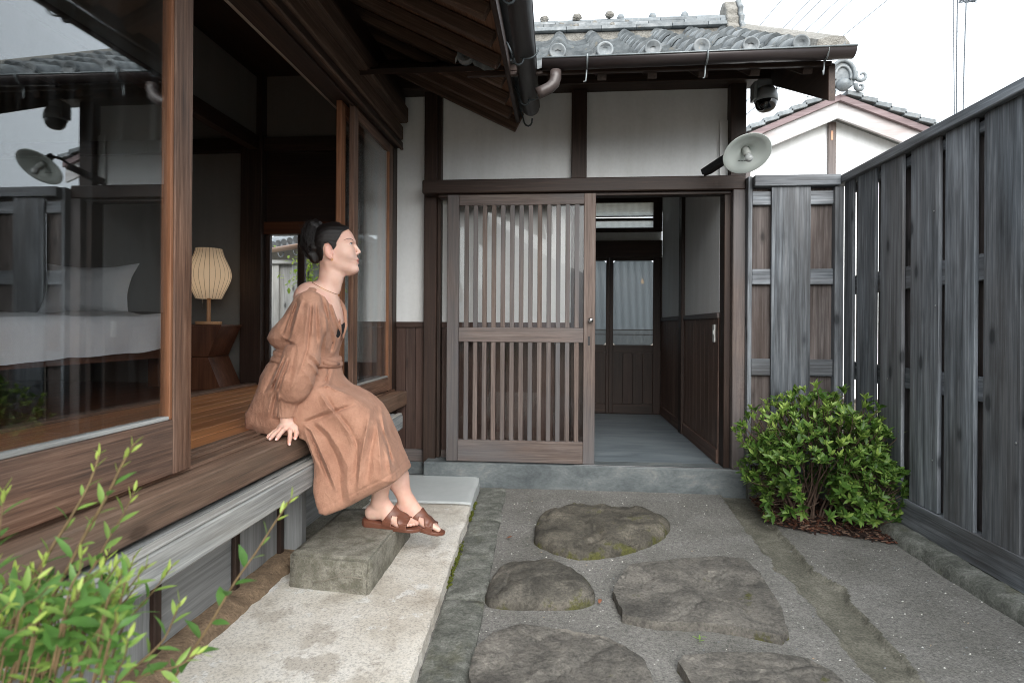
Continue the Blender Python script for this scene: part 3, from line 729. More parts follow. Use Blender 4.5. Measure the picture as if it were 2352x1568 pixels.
# end of the veranda corridor: header, panel, glazed door, plaster above
box('transom_beam', -2.169, -1.216, 4.00, 4.10, 2.34, 2.44, W_DARK, H)
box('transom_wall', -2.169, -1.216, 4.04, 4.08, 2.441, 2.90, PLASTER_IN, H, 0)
box('header_panel', -2.169, -1.216, 4.05, 4.08, 1.822, 2.339, W_DARK, H)
box('header_rail', -2.169, -1.216, 4.00, 4.09, 1.730, 1.821, W_STOOL, H)
gd = empty('garden_door', (-1.7, 4.05, 0.63), parent=H)
for x0, x1 in ((-2.168, -2.135), (-1.925, -1.870), (-1.27, -1.217)): box('stile', x0, x1, 4.03, 4.065, 0.633, 1.729, W_DARK, gd)
for x0, x1 in ((-2.134, -1.926), (-1.869, -1.271)):
    box('bottom_rail', x0, x1, 4.031, 4.064, 0.634, 0.80, W_DARK, gd); box('glass_pane', x0, x1, 4.045, 4.049, 0.801, 1.728, GLASS_LAT, gd, 0)
# ================================================================== ENTRANCE BUILDING (centre)
entry = empty('entrance_building', (0.2, 3.95, 0.0), 'white plastered entrance building with tiled roof and dark timber frame', 'building')
E_ = entry
def conc_mat():
    a = M('threshold_concrete'); v = a.coords(False, (0.5, 1, 1)); n = a.noise(v, 7, 6, 0.68, 0.7); f = a.noise(v, 90, 4, 0.6)
    c = a.ramp(n, [(0.28, S(66, 72, 75)), (0.45, S(92, 99, 101)), (0.6, S(112, 118, 119)), (0.75, S(140, 140, 135))])
    a.col(a.mix(1.0, c, a.ramp(f, [(0.3, (0.8,) * 3), (0.7, (1.1,) * 3)]), 'MULTIPLY')); a.set(Roughness=0.6); a.bump(f, 0.25, 0.004); return a.m
def conc_floor():
    a = M('entry_floor_concrete'); v = a.coords(False, (0.35, 1.6, 1)); n = a.noise(v, 5, 6, 0.6, 0.8)
    c = a.ramp(n, [(0.3, S(92, 101, 107)), (0.5, S(118, 128, 134)), (0.72, S(138, 147, 152))]); a.col(c); a.set(Roughness=0.38); a.bump(n, 0.1, 0.004); return a.m
CONC = conc_mat()
box('threshold', -0.905, 1.20, 3.742, 3.90, -0.04, 0.158, CONC, E_, 0.006)
box('door_rail', 0.10, 1.10, 3.765, 3.772, 0.1585, 0.162, CHROME, E_, 0)
box('entry_floor', -0.3, 1.10, 3.90, 6.10, 0.05, 0.157, conc_floor(), E_, 0)
box('wall_footing', -1.145, -0.906, 3.90, 3.99, 0.03, 0.118, CONC, E_, 0.004)
# posts
box('post', -0.937, -0.848, 3.85, 3.97, 0.10, 2.70, W_DARK, E_, 0.005)
box('post_trim', -0.847, -0.822, 3.875, 3.96, 0.16, 2.70, W_DARK, E_)
box('post', 0.075, 0.172, 3.872, 3.97, 0.16, 1.955, W_DARK, E_); box('post', 0.072, 0.174, 3.87, 3.97, 2.044, 2.67, W_DARK, E_)
box('post', 1.112, 1.214, 3.85, 3.97, 2.02, 2.68, W_DARK, E_, 0.005)
box('door_post', 1.100, 1.178, 3.742, 3.86, 0.159, 1.9505, W_LAT, E_, 0.005)
box('door_post', 1.060, 1.0995, 3.79, 3.90, 0.159, 1.955, W_DARK, E_)
box('fence_end_post', 1.1785, 1.205, 3.70, 3.80, 0.10, 2.020, W_FENCE, E_)
# lintel
box('lintel', -0.924, 1.178, 3.742, 3.862, 1.951, 2.042, W_DARK, E_, 0.006)
box('lintel_track', -0.82, 1.098, 3.775, 3.86, 1.930, 1.9505, W_DARK, E_)
box('eave_beam', -1.20, 1.36, 3.79, 3.95, 2.672, 2.86, W_DARK, E_, 0.006)
# plaster and boarding
for x0, x1, z0, z1 in ((-1.148, -0.938, 1.095, 2.68), (-0.821, 0.0745, 1.095, 1.949), (-0.821, 0.0715, 2.043, 2.671), (0.1745, 1.1115, 2.043, 2.671)):
    box('plaster_panel', x0, x1, 3.925, 3.965, z0, z1, PLASTER, E_, 0)
for x0, x1 in ((-1.147, -0.9375), (-0.8215, 0.0745)):
    box('wainscot_rail', x0, x1, 3.905, 3.96, 1.055, 1.0945, W_WAINS, E_)
    n = 3 if x0 < -1 else 8; wd = (x1 - x0) / n
    for k in range(n): box('wainscot_board', x0 + k * wd + 0.0012, x0 + (k + 1) * wd - 0.0012, 3.918, 3.955, 0.205, 1.0545, W_WAINS, E_, 0.002)
    box('base_board', x0, x1, 3.908, 3.958, 0.119, 0.204, W_LAT, E_)
# lattice sliding door
ld = empty('lattice_door', (-0.26, 3.78, 0.16), parent=E_); ld['label'] = 'weathered slatted sliding door with a round knob'
DY0, DY1 = 3.765, 3.800
box('stile', -0.757, -0.678, DY0, DY1, 0.163, 1.945, W_LAT, ld); box('stile', 0.155, 0.231, DY0, DY1, 0.163, 1.945, W_LAT, ld)
for z0, z1 in ((0.164, 0.308), (0.962, 1.058), (1.873, 1.944)): box('rail', -0.6775, 0.1545, DY0 + 0.002, DY1 - 0.002, z0, z1, W_LAT, ld)
for k in range(13):
    x = -0.626 + 0.0613 * k
    for z0, z1 in ((0.3085, 0.9615), (1.0585, 1.8725)): box('slat', x - 0.0148, x + 0.0148, DY0 + 0.004, DY0 + 0.022, z0, z1, W_LAT, ld, 0.002)
for z0, z1 in ((0.3085, 0.9615), (1.0585, 1.8725)): box('glass_pane', -0.677, 0.154, DY1 - 0.008, DY1 - 0.004, z0, z1, GLASS_LAT, ld, 0)
lathe('knob', [(0.0, 0.034), (0.009, 0.0335), (0.015, 0.028), (0.0165, 0.021), (0.014, 0.014), (0.007, 0.010), (0.007, 0.003), (0.017, 0.002), (0.018, -0.001)], (0.201, DY0, 1.110), CHROME, ld, 20, (0, -1, 0))
box('finger_pull', 0.183, 0.197, DY0 - 0.0012, DY0 + 0.003, 0.945, 1.005, BLACK, ld, 0)

# ------------------------------------------------------------------ entry hall
RW = 1.06
for y0, y1 in ((3.905, 4.955), (5.065, 6.05)):
    box('plaster_panel', RW, RW + 0.05, y0, y1, 1.168, 2.45, PLASTER, E_, 0)
    box('wainscot_rail', RW - 0.014, RW + 0.04, y0, y1, 1.130, 1.1675, W_LAT, E_)
    n = 9 if y0 < 4 else 8; wd = (y1 - y0) / n
    for k in range(n): box('wainscot_board', RW - 0.006, RW + 0.03, y0 + k * wd + 0.0015, y0 + (k + 1) * wd - 0.0015, 0.255, 1.1295, W_HALL, E_, 0.002)
    box('base_board', RW - 0.016, RW + 0.04, y0, y1, 0.158, 0.2545, W_HALL, E_)
box('post', RW - 0.030, RW + 0.06, 4.956, 5.064, 0.158, 2.45, W_DARK, E_)
box('outer_wall', RW + 0.06, 1.19, 3.98, 6.2, -0.05, 2.67, PLASTER, E_, 0)
box('hall_wall', -0.30, -0.26, 3.98, 6.05, 0.158, 2.45, W_HALL, E_, 0)
box('hall_ceiling', -0.30, RW, 3.98, 6.15, 2.455, 2.49, W_DARK, E_, 0)
box('outer_wall', -1.20, -1.14, 3.99, 6.2, 0.0, 2.67, PLASTER, E_, 0)
# glazed doors at the back of the hall, with a transom window
def ribbed(name='ribbed_glass', tcol=(0.22, 0.235, 0.245, 1)):
    a = M(name); a.N.remove(a.b); v = a.coords(False)
    wv = a.n('TexWave', wave_type='BANDS', bands_direction='X'); wv.inputs['Scale'].default_value = 26; a.l(v, wv.inputs['Vector'])
    bp = a.n('Bump'); bp.inputs['Strength'].default_value = 0.6; bp.inputs['Distance'].default_value = 0.004; a.l(wv.outputs['Color'], bp.inputs['Height'])
    tl = a.n('BsdfTranslucent'); tl.inputs[0].default_value = tcol
    gl = a.n('BsdfGlossy'); gl.inputs['Roughness'].default_value = 0.15; a.l(bp, gl.inputs['Normal'])
    tr = a.n('BsdfTransparent'); tr.inputs[0].default_value = (0.8, 0.85, 0.86, 1)
    k = a.ramp(wv.outputs['Fac'], [(0.1, (0.08,) * 3), (0.9, (0.38,) * 3)])
    m1 = a.n('MixShader'); a.l(k, m1.inputs[0]); a.l(tl, m1.inputs[1]); a.l(tr, m1.inputs[2])
    m2 = a.n('MixShader'); m2.inputs[0].default_value = 0.12; a.l(m1, m2.inputs[1]); a.l(gl, m2.inputs[2]); a.l(m2, a.out.inputs[0]); return a.m
RIB = ribbed(); RIB_T = ribbed('ribbed_glass_transom', (0.85, 0.87, 0.85, 1))
BY = 6.05
box('hall_beam', -0.26, RW, BY, BY + 0.10, 1.80, 1.975, W_DARK, E_); box('plaster_panel', -0.26, RW, BY + 0.03, BY + 0.07, 1.976, 2.065, PLASTER, E_, 0)
box('door_jamb', RW - 0.0115, RW + 0.06, BY + 0.001, BY + 0.06, 0.158, 1.7995, W_DARK, E_)
box('hall_sill', -0.26, RW, BY - 0.01, BY + 0.07, 0.10, 0.1595, W_DARK, E_)
tw = empty('transom_window', (0.4, BY, 2.07), parent=E_)
box('frame', -0.26, RW, BY, BY + 0.06, 2.066, 2.110, W_DARK, tw); box('frame', -0.26, RW, BY, BY + 0.06, 2.375, 2.452, W_DARK, tw)
box('frame', 0.970, RW, BY, BY + 0.06, 2.111, 2.374, W_DARK, tw); box('frame', -0.26, -0.2, BY, BY + 0.06, 2.111, 2.374, W_DARK, tw)
box('glazing_bar', -0.2, 0.969, BY + 0.005, BY + 0.05, 2.185, 2.213, W_DARK, tw); box('glazing_bar', -0.2, 0.969, BY + 0.005, BY + 0.05, 2.228, 2.234, W_DARK, tw)
for z0, z1 in ((2.111, 2.184), (2.235, 2.374)): box('glass_pane', -0.2, 0.969, BY + 0.02, BY + 0.025, z0, z1, RIB_T, tw, 0)
for x0, x1 in ((-0.26, 0.515), (0.517, RW - 0.012)):
    d = empty('hall_door', ((x0 + x1) / 2, BY, 0.16), parent=E_); sl = 0.045 if x0 < 0 else 0.042; sr = 0.030 if x0 < 0 else 0.075
    box('stile', x0, x0 + sl, BY + 0.01, BY + 0.045, 0.16, 1.799, W_DARK, d); box('stile', x1 - sr, x1, BY + 0.01, BY + 0.045, 0.16, 1.799, W_DARK, d)
    a, b = x0 + sl, x1 - sr
    box('top_rail', a, b, BY + 0.012, BY + 0.043, 1.765, 1.798, W_DARK, d); box('mid_rail', a, b, BY + 0.012, BY + 0.043, 0.80, 0.880, W_DARK, d)
    box('bottom_rail', a, b, BY + 0.012, BY + 0.043, 0.161, 0.26, W_DARK, d)
    box('backing_panel', a, b, BY + 0.037, BY + 0.042, 0.262, 0.798, W_DARK, d, 0)
    n = 4; wd = (b - a) / n
    for k in range(n): box('door_board', a + k * wd + 0.001, a + (k + 1) * wd - 0.001, BY + 0.02, BY + 0.036, 0.261, 0.799, W_DARK, d, 0.002)
    for z in (0.985, 1.035): box('glazing_bar', a, b, BY + 0.018, BY + 0.026, z, z + 0.008, W_DARK, d, 0)
    pts = []
    for cx, cz, s in ((b - 0.03, 1.765 - 0.03, 0), (a + 0.03, 1.765 - 0.03, 1), (a + 0.03, 0.91, 2), (b - 0.03, 0.91, 3)):
        for k in range(5): t = math.pi / 2 * (s + k / 4); pts.append((cx + 0.03 * math.cos(t), cz + 0.03 * math.sin(t)))
    prism('glass_pane', pts, 1, BY + 0.028, BY + 0.032, RIB, d)
# a warm bulb glimmering behind the ribbed glass
BULB = M('warm_bulb'); BULB.set(Emission_Strength=5.0); BULB.b.inputs['Emission Color'].default_value = (1, 0.55, 0.25, 1); BULB.b.inputs['Base Color'].default_value = (1, 0.7, 0.4, 1)
hb = lathe('hall_bulb', [(0.001, -0.02), (0.014, -0.012), (0.018, 0), (0.014, 0.012), (0.006, 0.022), (0.006, 0.04), (0.001, 0.04)], (0.93, 6.55, 1.58), BULB.m, None, 16)
tag(hb, 'warm glowing bulb seen blurred through the ribbed glass door', 'bulb')
# wall switch plate
sw = empty('wall_switch', (RW - 0.012, 3.99, 1.02), 'white switch plate on the wainscot just inside the entrance', 'switch')
box('plate', RW - 0.016, RW - 0.0065, 3.965, 4.010, 0.968, 1.088, WHITE_P, sw, 0.003); box('rocker', RW - 0.0205, RW - 0.0163, 3.975, 4.000, 1.02, 1.05, WHITE_P, sw, 0.001)

# ------------------------------------------------------------------ roof of the entrance
def tile_mat(name, d, m_, l, rough=0.6):
    a = M(name); v = a.coords(True); n = a.noise(v, 14, 5, 0.65, 0.3); f = a.noise(v, 90, 3, 0.6)
    c = a.ramp(n, [(0.28, d), (0.5, m_), (0.72, l)]); li = a.noise(v, 22, 5, 0.7)
    c = a.mix(a.ramp(li, [(0.60, (0, 0, 0)), (0.72, (0.6,) * 3)]), c, S(150, 140, 118))
    oi = a.n('ObjectInfo'); hv = a.n('HueSaturation'); a.l(c, hv.inputs['Color']); a.l(a.math('ADD', a.math('MULTIPLY', oi.outputs['Random'], 0.5), 0.75), hv.inputs['Value'])
    a.col(hv); a.set(Roughness=rough); a.bump(f, 0.15, 0.003); return a.m
TILE = tile_mat('roof_tile_grey', S(76, 82, 86), S(112, 118, 121), S(144, 148, 150))
TILE2 = tile_mat('ridge_tile_pale', S(88, 95, 99), S(114, 121, 125), S(136, 142, 145), 0.62)
def lump_mat():
    a = M('ridge_mortar'); v = a.coords(True); n = a.noise(v, 18, 6, 0.7); f = a.noise(v, 80, 4, 0.6)
    a.col(a.ramp(n, [(0.3, S(104, 101, 95)), (0.6, S(142, 140, 134)), (0.8, S(166, 165, 160))])); a.set(Roughness=0.9); a.bump(a.math('ADD', n, f), 0.9, 0.012); return a.m
LUMP = lump_mat()
PY0, PZ0, PSL = 2.985, 2.455, 0.571
def roof_z(y): return PZ0 + PSL * (y - PY0)
PT = 0.2432
def tprof(t):
    """S profile over one tile pitch, roll centred at t = 0"""
    d = min(t % 1, 1 - t % 1)
    if d < 0.20: return 0.046 * math.cos(d / 0.20 * math.pi / 2) ** 0.8
    u = ((t % 1) - 0.5) / 0.30
    return -0.016 * (1 - u * u)
ts = [-0.22, -0.16, -0.09, 0.0, 0.09, 0.16, 0.22, 0.34, 0.5, 0.66, 0.80]
V, F = [], []; n = len(ts)
Ls = 0.27
for s, dz in ((0.0, 0.028), (Ls, 0.0)):
    for t in ts: V.append((t * PT, s, tprof(t) + dz))
for t in ts: V.append((t * PT, 0.0, tprof(t) + 0.028 - 0.024))
for i in range(n - 1): F += [[i, i + 1, n + i + 1, n + i], [2 * n + i, 2 * n + i + 1, i + 1, i]]
F += [[0, n, 2 * n], [n - 1, 3 * n - 1, 2 * n - 1]]
tme = bpy.data.meshes.new('roof_tile'); tme.from_pydata(V, [], F); tme.materials.append(TILE)
tme.polygons.foreach_set('use_smooth', [i % 2 == 0 and i < 2 * (n - 1) for i in range(len(tme.polygons))])
rt = empty('tiled_roof', (0.3, 3.8, 2.9), parent=E_)
ang = math.atan(PSL)
XC = [-0.02 + PT * k for k in range(-2, 6)]
rr = random.Random(21)
for r in range(9):
    for x in XC:
        o = bpy.data.objects.new('roof_tile', tme); y = PY0 + r * 0.172
        put(o, rt, (x + rr.uniform(-0.003, 0.003), y + rr.uniform(-0.005, 0.005), roof_z(y) + rr.uniform(0, 0.004))); o.rotation_euler = (ang - 0.02 + rr.uniform(-0.008, 0.008), rr.uniform(-0.006, 0.006), rr.uniform(-0.01, 0.01))
# eave edge: round end discs and pendant lips
V, F = [], []; seg = 20
for r_, d in ((0.0, 0.0), (0.015, 0.0), (0.017, -0.004), (0.031, -0.004), (0.034, -0.008), (0.041, -0.008), (0.044, -0.004), (0.044, 0.03)):
    for k in range(seg): a = 2 * math.pi * k / seg; V.append((r_ * math.cos(a), d, r_ * math.sin(a)))
for i in range(7):
    for k in range(seg): k2 = (k + 1) % seg; F.append([i * seg + k, (i + 1) * seg + k, (i + 1) * seg + k2, i * seg + k2])
dme = bpy.data.meshes.new('round_end_tile'); dme.from_pydata(V, [], F); dme.materials.append(TILE); dme.shade_smooth()
for x in XC:
    o = bpy.data.objects.new('round_end_tile', dme); put(o, rt, (x, PY0 - 0.022, roof_z(PY0) + 0.038)); o.rotation_euler = (rr.uniform(-0.05, 0.05), rr.uniform(-1, 1), 0)
V, F = [], []; tl = [0.10, 0.2, 0.3, 0.42, 0.5, 0.58, 0.7, 0.8, 0.90]
for y_ in (0.0, 0.03):
    for t in tl: z = tprof(t) + 0.014; V += [(t * PT, y_, z), (t * PT, y_, z - 0.022 - 0.020 * max(0, math.cos((t - 0.5) * math.pi / 0.8)) + 0.006 * math.cos(t * 40))]
k9 = len(tl) * 2
for i in range(len(tl) - 1): F += [[2 * i + 1, 2 * i + 3, 2 * i + 2, 2 * i], [2 * i, 2 * i + 2, k9 + 2 * i + 2, k9 + 2 * i]]
pme = bpy.data.meshes.new('pendant_tile'); pme.from_pydata(V, [], F); pme.materials.append(TILE)
for x in XC: o = bpy.data.objects.new('pendant_tile', pme); put(o, rt, (x, PY0 - 0.012, roof_z(PY0)))
# roof deck, back slope, verge
RY, RZ = 4.45, 3.28
deck = [(2.99, 2.417), (2.99, 2.447), (RY, RZ - 0.02), (6.6, 2.42), (6.6, 2.38), (RY, RZ - 0.08)]
prism('roof_deck', deck, 0, -1.25, 1.344, W_DARK(0), rt)
prism('back_slope', [(RY, RZ - 0.018), (RY, RZ + 0.03), (6.65, 2.47), (6.65, 2.422)], 0, -1.25, 1.44, TILE, rt)
for k in range(6): beam('eave_rafter', (0.0 + k * 0.262 - 0.05, 3.03, 2.393), (0.0 + k * 0.262 - 0.05, 3.82, 2.86), 0.05, 0.055, W_DARK, rt)
box('eave_fascia', -0.5, 1.36, 2.992, 3.016, 2.392, 2.416, W_DARK, rt)
# barge board of the right gable end
prism('barge_board', [(3.0, 2.215), (3.0, 2.40), (3.03, 2.42), (RY, 3.21), (RY, 2.95), (3.85, 2.66)], 0, 1.345, 1.380, W_DARK(1), rt, bevel=0.003)
prism('barge_board', [(RY + 0.001, 3.21), (RY + 0.001, 2.95), (6.6, 2.06), (6.6, 2.32)], 0, 1.345, 1.380, W_DARK(1), rt, bevel=0.003)
vg = Geo()
for k in range(15):
    y = 2.975 + (RY - 2.975) * k / 14; z = roof_z(y); j = 0.004 * nz(0, y, 3, 9)
    vg.V += [(1.270, y, z + 0.02), (1.285, y, z + 0.065 + j), (1.34, y, z + 0.080 + j), (1.41, y, z + 0.078), (1.436, y, z + 0.045), (1.436, y, z - 0.03), (1.38, y, z - 0.04)]
for k in range(14):
    for i in range(6): vg.F.append([k * 7 + i, k * 7 + i + 1, k * 7 + 8 + i, k * 7 + 7 + i][::-1])
vg.F.append(list(range(7))); vg.M = [0] * len(vg.F)
vg.build('verge_plaster', LUMP, rt)
# ridge: mortar bed, three courses of flat tiles, round cap tiles, decayed mortar lumps
box('ridge_bed', -0.75, 1.20, RY - 0.10, RY + 0.10, 3.208, 3.305, LUMP, rt, 0.01)
for c, (z0, z1, dy) in enumerate(((3.306, 3.334, 0.135), (3.339, 3.364, 0.115), (3.368, 3.392, 0.100))):
    x = -0.75 + 0.09 * c
    while x < 1.20:
        x2 = min(x + 0.262, 1.225); j = rr.uniform(-0.003, 0.003); t2 = TILE2 if x + 0.06 * c > 0.62 - 0.12 * c else TILE
        box('ridge_course_tile', x, x2 - 0.002, RY - dy + j, RY + dy + j, z0, z1, t2, rt, 0.003); x = x2
x = -0.75
while x < 1.15:
    x2 = x + 0.24; V, F = [], []
    for xx in (x, x2):
        for k in range(9): a = math.pi * k / 8; V.append((xx, RY - 0.075 * math.cos(a), 3.393 + 0.040 * math.sin(a)))
    for k in range(8): F.append([k, k + 1, 9 + k + 1, 9 + k])
    mesh('ridge_cap_tile', V, F, TILE2 if x > 0.3 else TILE, rt, smooth=True)
    if x > 0.25:
        lathe('ridge_cap_knob', [(0.001, -0.006), (0.028, -0.006), (0.030, 0.03), (0.02, 0.05), (0.001, 0.055)], (x, RY - 0.03, 3.408), TILE2, rt, 14)
    x = x2
def lump(name, c, s, m, parent, seed, seg=12):
    V, F = [], []; rows = 7
    for i in range(rows + 1):
        th = math.pi * i / rows
        for k in range(seg):
            a = 2 * math.pi * k / seg; d = Vector((math.sin(th) * math.cos(a), math.sin(th) * math.sin(a), math.cos(th)))
            e = 1 + 0.35 * mnoise.noise(d * 1.8 + Vector((seed, 0, 0))) + 0.15 * mnoise.noise(d * 5 + Vector((seed, 3, 0)))
            V.append((c[0] + d.x * s[0] * e, c[1] + d.y * s[1] * e, c[2] + d.z * s[2] * e))
    for i in range(rows):
        for k in range(seg): F.append([i * seg + k, (i + 1) * seg + k, (i + 1) * seg + (k + 1) % seg, i * seg + (k + 1) % seg])
    return mesh(name, V, F, m, parent, smooth=False)
for k, (x, z, s) in enumerate(((-0.13, 3.418, 0.034), (0.115, 3.423, 0.036), (0.36, 3.433, 0.034), (0.0, 3.368, 0.028), (0.25, 3.370, 0.028), (-0.26, 3.373, 0.028), (0.11, 3.343, 0.026), (0.38, 3.343, 0.026), (0.49, 3.374, 0.024))):
    lump('mortar_lump', (x, RY - 0.085 - (0.02 if z < 3.358 else 0), z), (s * 1.0, s * 0.8, s * 0.75), LUMP, rt, k * 1.7)
on = empty('ridge_end_ornament', (1.27, RY, 3.258), parent=rt)
op = [(-0.16, 3.208), (-0.17, 3.278), (-0.14, 3.308), (-0.15, 3.353), (-0.115, 3.383), (-0.125, 3.428), (-0.09, 3.468), (-0.07, 3.508), (0.0, 3.533), (0.07, 3.508), (0.09, 3.468), (0.125, 3.428), (0.115, 3.383), (0.15, 3.353), (0.14, 3.308), (0.17, 3.278), (0.16, 3.208)]
prism('ornament_body', [(RY + y, z) for y, z in op], 0, 1.215, 1.300, LUMP, on, bevel=0.008)
prism('ornament_face', [(RY + y * 1.12, 3.208 + (z - 3.208) * 1.03) for y, z in op], 0, 1.3005, 1.335, TILE, on, bevel=0.006)
prism('ridge_edge_tile', [(RY - 0.2, 3.193), (RY - 0.2, 3.208), (RY, 3.278), (RY, 3.253)], 0, 1.336, 1.47, TILE, rt)
# gutter of the entrance roof
eg = half_pipe('gutter', (1.430, 2.93, 2.437), (-0.10, 2.955, 2.437), 0.043, METAL_BROWN, E_)
tube('gutter_bead', [(1.431, 2.887, 2.439), (-0.10, 2.912, 2.439)], 0.0045, METAL_GREY, eg, 6)
for x in (0.130, 0.725, 1.300):
    tube('gutter_bracket', [(x, 2.94 - 0.046 * math.cos(a), 2.437 - 0.046 * math.sin(a)) for a in np.linspace(-0.15, 1.7, 9)], 0.0055, METAL_GREY, eg, 6)
    tube('bracket_tail', [(x - 0.001, 2.942, 2.386), (x - 0.003, 2.942, 2.350), (x - 0.006, 2.94, 2.326), (x - 0.012, 2.93, 2.318 if x > 1 else 2.320), (x - 0.018, 2.92, 2.335 if x > 1 else 2.315)], [0.004, 0.0045, 0.004, 0.0035, 0.003], METAL_GREY, eg, 6)
tube('elbow_pipe', [(-0.030, 2.955, 2.390), (-0.030, 2.955, 2.355), (-0.038, 2.955, 2.325), (-0.062, 2.955, 2.302), (-0.10, 2.955, 2.285), (-0.125, 2.955, 2.275)], 0.030, METAL_BR, eg, 14)
# ================================================================== FENCES
FR = empty('side_fence', (1.78, 1.5, 0.06), 'long grey board fence receding along the right side', 'fence')
fb = [(3.577, 3.677), (3.333, 3.522), (3.077, 3.276), (2.801, 3.015), (2.570, 2.758), (2.324, 2.517)]
y = 2.324 - 0.055
while y > -1.0: fb.append((y - 0.195, y)); y -= 0.25
rr = random.Random(4)
for i, (a, b) in enumerate(fb):
    j = rr.uniform(-0.003, 0.003)
    box('front_board', 1.750 + j, 1.768 + j, a, b, 0.205 + rr.uniform(-0.004, 0.004), 1.962, W_FENCE, FR, 0.002)
gaps = [((fb[i + 1][1] + fb[i][0]) / 2, fb[i][0] - fb[i + 1][1]) for i in range(len(fb) - 1)]
for i, (c, wd) in enumerate(gaps):
    up_ = 0.060 if i == 0 else 0.0615 if i == 1 else 0.09
    box('back_board', 1.800, 1.816, c - wd / 2 - 0.05, c + wd / 2 + up_, 0.18, 1.962, W_FENCE_B, FR, 0.002)
for z0, z1 in ((1.895, 1.945), (1.272, 1.385), (0.76, 0.865)): box('rail', 1.7695, 1.7995, -1.1, 3.70, z0, z1, W_FENCE, FR)
box('bottom_board', 1.745, 1.7995, -1.1, 3.69, 0.070, 0.204, W_FENCE, FR)
box('cap_rail', 1.722, 1.840, -1.1, 3.762, 1.963, 2.012, W_FENCE, FR, 0.004)
NAIL = simple('nail_head', S(170, 172, 174), 0.3, 0.9)
for yy, z in ((2.83, 1.62), (2.815, 1.175), (2.83, 0.45), (2.34, 0.63), (3.20, 0.80)):
    lathe('nail', [(0.0005, 0.003), (0.004, 0.0022), (0.0045, 0)], (1.7485, yy, z), NAIL, FR, 8, (-1, 0, 0))
RF = empty('return_fence', (1.47, 3.70, 0.06), 'short grey board fence beside the entrance, behind the shrub', 'fence')
box('cap_rail', 1.2055, 1.7215, 3.66, 3.76, 1.950, 2.018, W_FENCE, RF, 0.004)
box('front_board', 1.316, 1.551, 3.680, 3.698, 0.10, 1.949, W_FENCE, RF, 0.002)
for x0, x1 in ((1.19, 1.345), (1.53, 1.71)): box('back_board', x0, x1, 3.726, 3.742, 0.08, 1.949, W_FENCE_B, RF, 0.002)
for z0, z1 in ((1.840, 1.925), (1.340, 1.437), (0.768, 0.872), (0.20, 0.30)): box('rail', 1.2055, 1.695, 3.6985, 3.7255, z0, z1, W_FENCE, RF)
box('footing', 1.19, 1.70, 3.70, 3.79, -0.05, 0.16, KERB, RF, 0.004)
box('corner_post', 1.696, 1.748, 3.678, 3.765, 0.06, 1.949, W_FENCE, RF, 0.004)

# ================================================================== FITTINGS ON THE ENTRANCE
# dome security camera under the eave
sc = empty('security_camera', (1.275, 3.75, 2.52), 'dome security camera hanging under the entrance eave', 'camera')
DARKGLASS = simple('camera_dome_black', S(14, 15, 18), 0.06, 0, 0.6)
box('bracket', 1.2145, 1.235, 3.71, 3.79, 2.515, 2.625, CAM_GREY, sc); box('mount', 1.236, 1.330, 3.715, 3.785, 2.590, 2.640, CAM_GREY, sc, 0.008)
lathe('housing', [(0.001, 0.085), (0.05, 0.083), (0.064, 0.060), (0.071, 0.030), (0.072, 0.0), (0.066, -0.002)], (1.300, 3.75, 2.510), CAM_GREY, sc, 28)
lathe('dome', [(0.064, -0.001), (0.065, -0.015), (0.060, -0.036), (0.048, -0.054), (0.028, -0.066), (0.001, -0.070)], (1.300, 3.75, 2.510), DARKGLASS, sc, 28)
tube('cable', [(1.355, 3.76, 2.66), (1.368, 3.75, 2.60), (1.360, 3.75, 2.55), (1.345, 3.75, 2.52)], 0.004, BLACK, sc, 6)
# enamelled outdoor lamp with a wide shade
SHADE = M('enamel_shade'); SHADE.b.inputs['Base Color'].default_value = S(196, 204, 200); SHADE.set(Roughness=0.35); SHADE = SHADE.m
lc = Vector((1.075, 3.40, 2.075)); la = Vector((0.04, -0.64, -0.76)).normalized()
lp = empty('outdoor_lamp', (1.0, 3.7, 2.05), 'white enamel outdoor lamp with a bare bulb on a black arm', 'lamp')
lathe('lamp_shade', [(0.020, -0.075), (0.030, -0.070), (0.034, -0.045), (0.060, -0.034), (0.100, -0.018), (0.133, 0.0), (0.136, 0.001), (0.133, 0.003), (0.099, -0.013), (0.058, -0.028), (0.026, -0.038), (0.022, -0.045)], lc, SHADE, lp, 40, la)
BULBG = M('clear_bulb'); BULBG.set(Roughness=0.12); BULBG.b.inputs['Base Color'].default_value = S(206, 210, 210); BULBG.b.inputs['Transmission Weight'].default_value = 0.5; BULBG = BULBG.m
lathe('socket', [(0.021, -0.044), (0.022, 0.0), (0.019, 0.012), (0.001, 0.013)], lc, simple('socket_grey', S(150, 154, 150), 0.4), lp, 18, la)
lathe('bulb', [(0.012, 0.0132), (0.016, 0.024), (0.0215, 0.040), (0.021, 0.052), (0.014, 0.062), (0.001, 0.066)], lc, BULBG, lp, 18, la)
dn_ = (Vector((0, 0, -1)) - la * Vector((0, 0, -1)).dot(la)).normalized(); sd_ = la.cross(dn_); gm = Geo()      # small dark maker's mark inside the shade
for k in range(7):
    o_ = lc + dn_ * 0.062 + sd_ * (0.026 - 0.0088 * k) - la * 0.0235; a_, b_ = sd_ * 0.0030, dn_ * 0.0035 - sd_ * 0.0015
    gm.add([o_ - a_ - b_, o_ + a_ - b_, o_ + a_ + b_, o_ - a_ + b_], [[0, 1, 2, 3]])
gm.build('maker_mark', simple('mark_ink', S(84, 86, 84), 0.6), lp)
hb_ = lc - la * 0.072
lathe('lamp_neck', [(0.021, 0.0), (0.023, -0.03), (0.02, -0.055), (0.001, -0.056)], hb_, BLACK, lp, 16, la)
e2 = hb_ - la * 0.05
